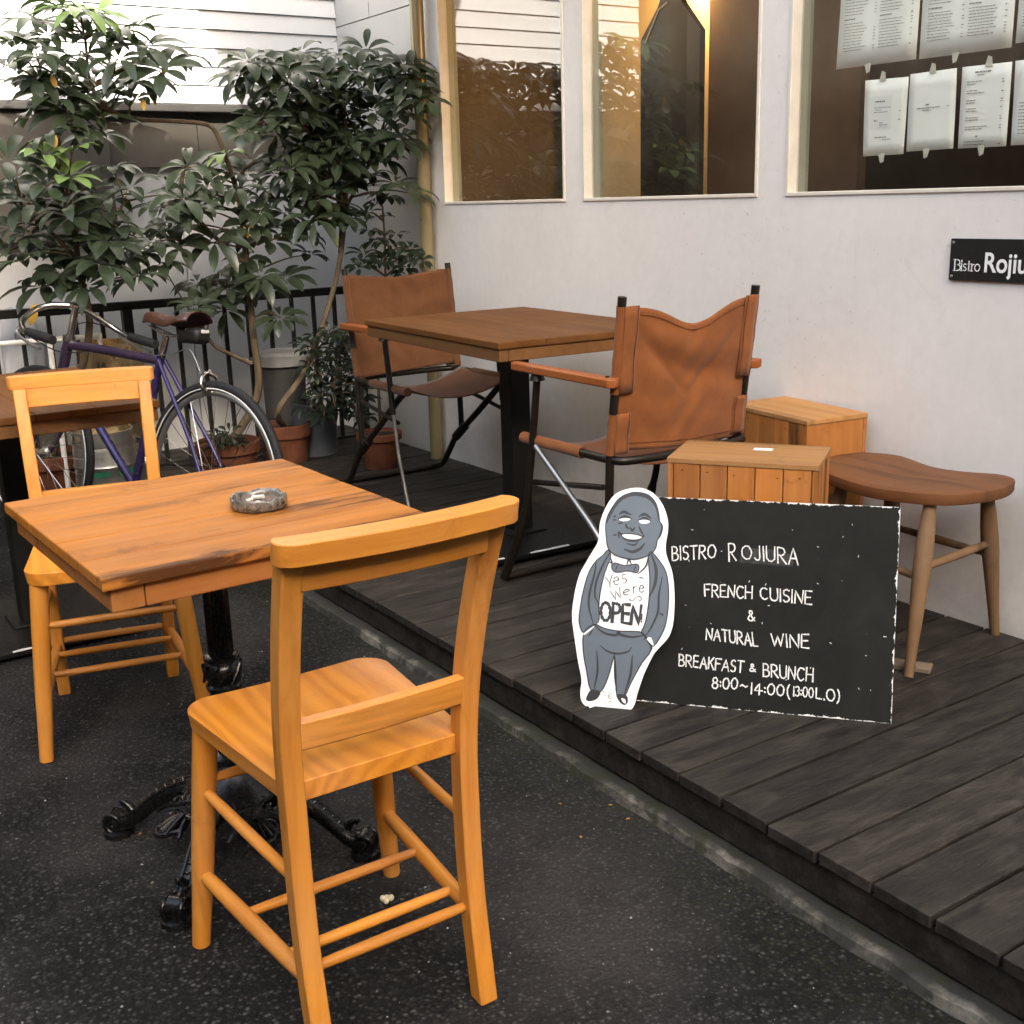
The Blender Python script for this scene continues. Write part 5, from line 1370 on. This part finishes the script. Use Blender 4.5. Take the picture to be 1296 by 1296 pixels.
# ---- kegs, stand, bag
def make_keg(label, loc, h, r_, mat, grp='steel kegs behind the bicycle'):
    t = thing('beer_keg', label, 'keg', loc, 0, grp)
    b = MB(); b.lathe([(r_*.80, .035), (r_*.97, .05), (r_, .08), (r_, h*.30), (r_*1.035, h*.325), (r_, h*.35), (r_, h*.60), (r_*1.035, h*.625), (r_, h*.65), (r_, h*.80), (r_*.95, h*.86), (r_*.55, h*.90), (r_*.15, h*.905)], 44)
    b.build('body', mat, t, smooth=40)
    co = MB(); n = 60; ro, ri = r_*.985, r_*.93
    zlo, zhi = h*.84, h
    for i in range(n):
        a0, a1 = 2*PI*i/n, 2*PI*(i+1)/n
        k_ = i % 30; cut = 10 <= k_ < 20
        segs = [(zlo, zlo+(zhi-zlo)*.25), (zlo+(zhi-zlo)*.8, zhi)] if cut else [(zlo, zhi)]
        for za, zb in segs:
            for rr_ in (ro, ri): co.quad((rr_*math.cos(a0), rr_*math.sin(a0), za), (rr_*math.cos(a1), rr_*math.sin(a1), za), (rr_*math.cos(a1), rr_*math.sin(a1), zb), (rr_*math.cos(a0), rr_*math.sin(a0), zb))
            for z_ in (za, zb): co.quad((ri*math.cos(a0), ri*math.sin(a0), z_), (ri*math.cos(a1), ri*math.sin(a1), z_), (ro*math.cos(a1), ro*math.sin(a1), z_), (ro*math.cos(a0), ro*math.sin(a0), z_))
    co.build('collar', mat, t, smooth=40)
    MB().lathe([(r_*.96, 0), (r_*.96, .05), (r_*.90, .05), (r_*.90, .001)], 40).build('foot_ring', mat, t, smooth=40)
    return t
kg1 = make_keg('squat silver keg with a green label band under the brown table', (-4.78, 1.18, 0), 0.37, 0.122, M['steel'])
lb = MB(); 
for i in range(16):
    if 6 < i < 9: continue
    a0, a1 = R(-60)+i*R(7.5), R(-60)+(i+1)*R(7.5); r_ = .1225
    lb.quad((r_*math.cos(a0), r_*math.sin(a0), .195), (r_*math.cos(a1), r_*math.sin(a1), .195), (r_*math.cos(a1), r_*math.sin(a1), .216), (r_*math.cos(a0), r_*math.sin(a0), .216))
lb.build('label_band', M['green_label'], kg1)
make_keg('tall tarnished brassy keg behind the bicycle frame', (-4.93, 1.285, 0), 0.70, 0.137, M['brass_keg'])
TS = thing('tube_stand', 'white tubular metal stand behind the bicycle handlebar', 'stand', (-4.86, 1.0, 0))
zz = 0.735
MB().tube([(0, -.28, zz), (0, .23, zz)], .011, 12).build('bar', M['white_paint'], TS, smooth=50)
for y in (.235, .04, -.275): MB().tube([(0, y, 0), (0, y, zz+.01)], .011, 12).build('leg', M['white_paint'], TS, smooth=50)
MB().tube([(.0, -.26, .58), (.0, -.0, .42)], .010, 12).build('brace', M['chrome'], TS, smooth=50)
BG = thing('plastic_bag', 'white printed plastic bag slumped behind the railing on the left', 'bag', (-5.30, 1.02, 0.50))
def bagf(u, v):
    a = 2*PI*u; r0 = .085*(1-.25*v)*(1+.08*math.sin(5*a+4*v)+.05*math.sin(9*a-7*v))
    return (r0*.6*math.cos(a), r0*math.sin(a)*1.05, .0+.33*v+.01*math.sin(6*a))
MB().grid(bagf, 40, 18).build('sack', M['bag'], BG, smooth=80)
bgt = MB(); lettering(bgt, 'HO.', [(.056, -.03, .19), (.056, .035, .185), (.056, .035, .225), (.056, -.03, .23)], (1, 0, 0), .006, jit=0, rnd=rnd); bgt.build('lettering', M['print_grey'], BG)
pl = MB(); pl.box(-.1, .1, -.14, .14, 0, .49); o = pl.build('ledge', M['grey_render'], loc=(-5.32, 1.0, 0.0), bevel=.004)
tag(o, 'grey block the plastic bag sits on behind the railing', 'block')

# ---- pots, bin, planter
def make_pot(label, loc, r_, h, mat, grp='clay pots in the back corner'):
    t = thing('plant_pot', label, 'pot', loc, 0, grp)
    b = MB(); b.lathe([(r_*.02, .0), (r_*.68, 0), (r_*.70, .004), (r_*.90, h*.80), (r_*.91, h*.80), (r_*1.0, h*.81), (r_*1.0, h*.985), (r_*.98, h), (r_*.90, h), (r_*.88, h*.9), (r_*.1, h*.88)], 32)
    b.build('body', mat, t, smooth=35, bevel=0)
    MB().lathe([(r_*.87, h*.90), (r_*.5, h*.93), (r_*.02, h*.94)], 24).build('soil', M['soil'], t, smooth=60)
    return t
make_pot('small round terracotta pot on the deck behind the folding chair legs', (-4.40, 2.235, DZ), .098, .155, M['terracotta'], 'clay pots in the back corner')
make_pot('terracotta pot with a thick leaning stem, beside the slate planter', (-4.80, 1.975, 0), .115, .29, M['terracotta'])
make_pot('wide clay pot seen through the spokes of the rear wheel', (-4.84, 1.72, 0), .14, .24, M['terracotta'])
make_pot('clay pot of the tall tree behind the kegs on the left', (-5.0, 1.02, 0), .15, .26, M['terracotta'])
BN = thing('waste_bin', 'dark waste bin with a pale grey lid by the railing', 'bin', (-4.95, 2.05, 0))
MB().lathe([(.075, 0), (.085, .02), (.098, .53), (.001, .53)], 32).build('body', M['dark_plastic'], BN, smooth=40)
MB().lathe([(.102, .525), (.116, .53), (.118, .575), (.108, .582), (.104, .592), (.02, .60), (.001, .60)], 36).build('lid', M['grey_plastic'], BN, smooth=35)
MB().box(-.02, .02, -.145, -.105, .545, .572).build('handle', M['grey_plastic'], BN, bevel=.004)
SP = thing('tall_planter', 'tall tapered slate blue planter in front of the waste bin', 'planter', (-4.86, 2.145, 0))
MB().lathe([(.085, 0), (.087, .003), (.105, .355), (.108, .36), (.098, .36), (.094, .33), (.002, .33)], 40).build('body', M['slate_planter'], SP, smooth=35)
MB().lathe([(.093, .335), (.002, .345)], 24).build('soil', M['soil'], SP, smooth=60)

# ================================================================== PLANTS
def leaflet(mb, base, d, up, L, w, droop, k=5):
    d = V(d).normalized(); side = d.cross(up)
    if side.length < 1e-4: side = V((1, 0, 0))
    side.normalize(); p = V(base); cur = V(d); i0 = len(mb.v)
    wid = [0.12, 0.62, 0.95, 1.0, 0.72, 0.05]
    for i in range(k+1):
        nrm = side.cross(cur).normalized(); ww = w*wid[i]*0.5
        mb.v += [p-side*ww+nrm*ww*0.28, p.copy(), p+side*ww+nrm*ww*0.28]
        p = p+cur*(L/k); cur = (cur+V((0, 0, -droop))*(0.6+0.5*i/k)).normalized()
    for i in range(k):
        a = i0+3*i; mb.f += [(a, a+3, a+4, a+1), (a+1, a+4, a+5, a+2)]
def whorl(mb, c, ax, rd, L=.115, n=None, w=.037, droop=.16, elev=.25):
    ax = V(ax).normalized(); t = ax.orthogonal().normalized(); b = ax.cross(t); n = n or rd.randint(7, 9); a0 = rd.uniform(0, 6)
    for i in range(n):
        a = a0+2*PI*i/n+rd.uniform(-.12, .12); d = (t*math.cos(a)+b*math.sin(a))+ax*(elev+rd.uniform(-.2, .2))
        l = L*rd.uniform(.78, 1.12)
        st = V(c)+d.normalized()*0.018
        leaflet(mb, st, d, ax, l, w*rd.uniform(.85, 1.1)*l/L, droop*rd.uniform(.6, 1.4))
def limb(mb, pts, r0, r1, n=8):
    p = spline(pts, 5); m_ = len(p); mb.tube(p, [r0+(r1-r0)*i/(m_-1) for i in range(m_)], n)
def nearest(trunks, p):
    best = None
    for tr in trunks:
        for q in tr:
            if q.z > p.z+0.10: continue
            d = (q-p).length+0.6*max(0, 0.02-(p.z-q.z))
            if best is None or d < best[0]: best = (d, q)
    return best[1] if best else trunks[0][0]
def make_plant(name, label, base, trunk_px, X0, whorls, seed, L=.115, fill=1, leaf='leaf', grp=None, yellow=(), fresh=(), thickk=.016, cat='plant', dx=.16, maxy=2.5, spread=20, bare=()):
    rd = random.Random(seed); t = thing(name, label, cat, base, 0, grp)
    o3 = V(base); tk = MB(); trs = []
    for k_, tr in enumerate(trunk_px):
        p3 = [V(q) if len(q) == 3 else onx(q[0], q[1], X0) for q in tr]; bare_ = k_ in bare
        r0 = thickk*(1 if k_ == 0 else .55); limb(tk, [p-o3 for p in p3], r0, r0*.5); trs += [] if bare_ else [spline(p3, 5)]
    cr_ = MB(); fm = MB()
    pts = [(a, b, False) for a, b in whorls]
    for a, b in list(whorls):
        for _ in range(int(fill) if fill >= 1 else int(rd.random() < fill)): pts.append((a+rd.gauss(0, spread), b+rd.gauss(0, spread*.8), True))
    pts += [(a, b, 'f') for a, b in fresh]
    for a, b, fl_ in pts:
        x = X0+rd.uniform(-dx, dx)*(1 if fl_ is not True else 1.2)
        if fl_ == 'f': x = X0+dx*.6
        p = onx(a, b, x)
        if p.y > maxy: p = onx(a, b, x*maxy/p.y)
        q = nearest(trs, p)
        out = V((p.x-q.x, p.y-q.y, 0)); ax = V((0, 0, 1))+out*rd.uniform(.3, 1.4)+V((rd.uniform(-.15, .75), rd.uniform(-.5, .2), 0))
        whorl(fm if fl_ == 'f' else cr_, p-o3, ax, rd, L*rd.uniform(.62, 1.18), w=L*rd.uniform(.28, .38), droop=rd.uniform(.18, .42), elev=rd.uniform(-.05, .45))
        mid = q.lerp(p, .5)+V((0, 0, .02)); limb(tk, [q-o3, mid-o3+out*.1, p-o3], .0042, .0024, 6)
    tk.build('trunk', M['bark'], t, smooth=60)
    cr_.build('crown', M[leaf], t, smooth=60)
    if fresh: fm.build('young_leaves', M['leaf_fresh'], t, smooth=60)
    if yellow:
        for a, b in yellow:
            ym = MB()
            p = onx(a, b, X0+dx*.8); big = b > 390 and a < 60; leaflet(ym, p-o3+V((0, 0, .03)), (.2, rd.uniform(-.5, .5), -.8), V((1, 0, 0)), .085 if big else .05, .036 if big else .022, .1)
            ym.build('yellow_leaf', M['leaf_yellow'], t, smooth=60)
    return t
G_ = 'umbrella trees in front of the railing'
WU = [(100, 22), (62, 45), (148, 38), (45, 65), (100, 70), (132, 95), (185, 58), (78, 102), (50, 100), (112, 118), (180, 100), (85, 142), (128, 150), (42, 148), (60, 172), (125, 172), (168, 128), (80, 75), (150, 75), (120, 50), (160, 112), (20, 60), (205, 88), (100, 165), (70, 125)]
W1 = [(20, 225), (82, 222), (142, 212), (42, 258), (100, 250), (132, 268), (165, 238), (15, 288), (62, 298), (105, 308), (150, 290), (178, 322), (30, 330), (78, 345), (130, 335), (168, 350), (10, 318), (55, 362), (110, 362), (90, 275), (35, 300), (125, 305), (150, 320), (60, 235), (10, 255), (188, 300), (95, 330)]
make_plant('umbrella_tree', 'broad pale leaved umbrella tree at the far left, its leaves hanging over the bicycle handlebar', (-5.0, 1.02, .25), [[(-5.0, 1.02, .24), (112, 430), (100, 340), (92, 280), (85, 240)], [(100, 330), (60, 290), (30, 270)], [(98, 310), (140, 280), (158, 255)]], -4.70, W1, 21, yellow=((72, 182), (46, 395)), fresh=((56, 196), (92, 192), (86, 225)), grp=G_, L=.142, fill=.6)
W2 = [(200, 262), (238, 212), (262, 232), (224, 255), (258, 270), (300, 238), (325, 268), (228, 312), (272, 306), (345, 305), (310, 330), (368, 285), (205, 335), (250, 358), (286, 392), (330, 350), (392, 322), (360, 352), (300, 290), (340, 255), (275, 345), (318, 300), (235, 285), (290, 365), (245, 390), (355, 402), (385, 300), (215, 290)]
make_plant('umbrella_tree', 'tall umbrella tree whose bare bent branch carries a high pale crown against the white siding', (-4.84, 1.72, .2), [[(-4.84, 1.72, .21), (326, 500), (320, 420), (312, 330), (303, 255), (287, 202)], [(287, 202), (278, 178), (265, 159), (230, 154), (180, 151), (140, 140), (115, 105), (108, 50)], [(305, 262), (306, 220), (318, 208), (341, 193), (349, 172)], [(312, 335), (262, 290), (225, 242), (208, 224)], [(228, 248), (232, 215), (235, 188)], [(318, 460), (275, 440), (262, 425)], [(140, 140), (90, 120), (55, 105)], [(115, 110), (160, 85), (180, 70)]], -4.76, W2+WU, 22, yellow=((316, 293), (309, 296), (66, 105), (181, 134), (208, 90)), fresh=((286, 196), (100, 12), (122, 18)), grp=G_, L=.138, fill=.45, dx=.13, thickk=.019, bare=(2, 3, 4))
W3 = [(302, 98), (330, 86), (362, 92), (386, 80), (412, 96), (442, 90), (462, 78), (342, 128), (372, 122), (402, 120), (432, 112), (482, 102), (512, 82), (352, 160), (382, 155), (412, 160), (442, 150), (472, 140), (502, 130), (522, 128), (392, 192), (422, 200), (452, 188), (482, 178), (508, 175), (402, 222), (432, 228), (470, 222), (500, 232), (380, 248), (420, 258), (440, 275), (330, 150), (360, 200), (355, 235), (425, 175), (455, 165), (395, 140), (405, 265), (440, 130), (465, 120), (410, 180), (440, 205)]
make_plant('umbrella_tree', 'dense dark umbrella tree with a leaning trunk beside the downpipe', (-4.80, 1.975, .26), [[(-4.80, 1.975, .27), (352, 520), (384, 472), (412, 400), (430, 330), (437, 262), (440, 190), (430, 120)], [(438, 262), (470, 200), (498, 120)], [(438, 262), (400, 180), (350, 120), (325, 100)], [(430, 320), (432, 240), (420, 170)]], -4.66, W3, 23, grp=G_, L=.128, fill=2, dx=.15, maxy=2.42, thickk=.015, spread=18)
W4 = [(470, 292), (492, 310), (506, 322), (462, 322), (520, 316), (480, 276), (500, 296), (455, 338), (520, 332)]
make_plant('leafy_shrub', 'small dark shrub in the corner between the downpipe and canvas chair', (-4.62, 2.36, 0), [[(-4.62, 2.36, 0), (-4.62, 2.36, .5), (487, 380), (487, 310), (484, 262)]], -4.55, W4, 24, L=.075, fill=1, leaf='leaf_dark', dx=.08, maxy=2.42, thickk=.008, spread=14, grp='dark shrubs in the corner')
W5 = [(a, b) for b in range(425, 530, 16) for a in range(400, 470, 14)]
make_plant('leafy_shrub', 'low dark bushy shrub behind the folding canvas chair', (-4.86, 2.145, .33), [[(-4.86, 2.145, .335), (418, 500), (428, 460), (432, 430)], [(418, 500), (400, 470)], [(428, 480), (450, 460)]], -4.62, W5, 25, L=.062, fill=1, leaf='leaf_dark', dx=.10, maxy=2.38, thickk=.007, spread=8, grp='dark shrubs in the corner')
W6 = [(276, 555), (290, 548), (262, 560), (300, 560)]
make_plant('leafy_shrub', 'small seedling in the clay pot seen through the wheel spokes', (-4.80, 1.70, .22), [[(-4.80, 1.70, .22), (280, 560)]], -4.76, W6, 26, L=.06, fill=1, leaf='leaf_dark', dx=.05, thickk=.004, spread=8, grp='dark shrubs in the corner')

# ================================================================== LITTER
pc = onz(490, 1137, 0.012); b = MB(); rd = random.Random(4)
for _ in range(7): b.lathe([(.001, -.006), (.005, -.003), (.006, .001), (.004, .005), (.001, .006)], 8, (rd.uniform(-.007, .007), rd.uniform(-.007, .007), rd.uniform(-.004, .004)))
o = b.build('popcorn', M['popcorn'], smooth=60, loc=pc); tag(o, 'single piece of pale popcorn on the asphalt under the near chair', 'popcorn')
spots = [(792, 1038), (770, 1020), (736, 1062), (707, 1018), (452, 1117), (176, 1058)]
lbs = ['tiny dry leaf scrap by the kerb edge, farthest right', 'tiny greenish leaf scrap near the kerb, second from the right', 'tiny orange leaf scrap on open asphalt right of the chair', 'tiny brown leaf scrap nearest the rear chair leg', 'thin straw lying between the chair legs', 'tiny red-brown leaf scrap near the iron table foot']
for (a, b_), l in zip(spots, lbs):
    p = onz(a, b_, 0.003); mb = MB(); leaflet(mb, V((0, 0, .002)), (rd.uniform(-1, 1), rd.uniform(-1, 1), .1), V((0, 0, 1)), .009, .006 if 'straw' not in l else .0015, .03)
    o = mb.build('leaf_scrap', M['dead_leaf'], loc=p); tag(o, l, 'leaf scrap', 'scraps on the asphalt')

gr = MB(); rd = random.Random(12)
for _ in range(2600):
    x = -0.35-4.2*rd.random()**1.3; y = rd.uniform(-0.5, 1.36)
    r_ = 0.0008+0.0024*rd.random()**4; c = V((x, y, r_*0.5)); a = rd.uniform(0, 3); e = rd.uniform(.5, 1.0)
    ca, sa = math.cos(a), math.sin(a)
    i0 = len(gr.v); gr.v += [c+V((r_*ca, r_*sa, -r_*.4)), c+V((-r_*sa*e, r_*ca*e, -r_*.4)), c+V((-r_*ca, -r_*sa, -r_*.4)), c+V((r_*sa*e, -r_*ca*e, -r_*.4)), c+V((0, 0, r_*.6))]
    gr.f += [(i0, i0+1, i0+4), (i0+1, i0+2, i0+4), (i0+2, i0+3, i0+4), (i0+3, i0, i0+4)]
mt, nt, b = new_mat('pale_grit'); vv = coords(nt, rand=False)
nt.links.new(ramp(nt, noise(nt, vv, 55, 2, 0.5), [(0.35, (0.05, 0.046, 0.04)), (0.62, (0.42, 0.40, 0.36))]), b.inputs['Base Color']); b.inputs['Roughness'].default_value = 0.8
o = gr.build('grit', mt); o['kind'] = 'stuff'; tag(o, 'pale grit scattered over the dark asphalt', 'grit')
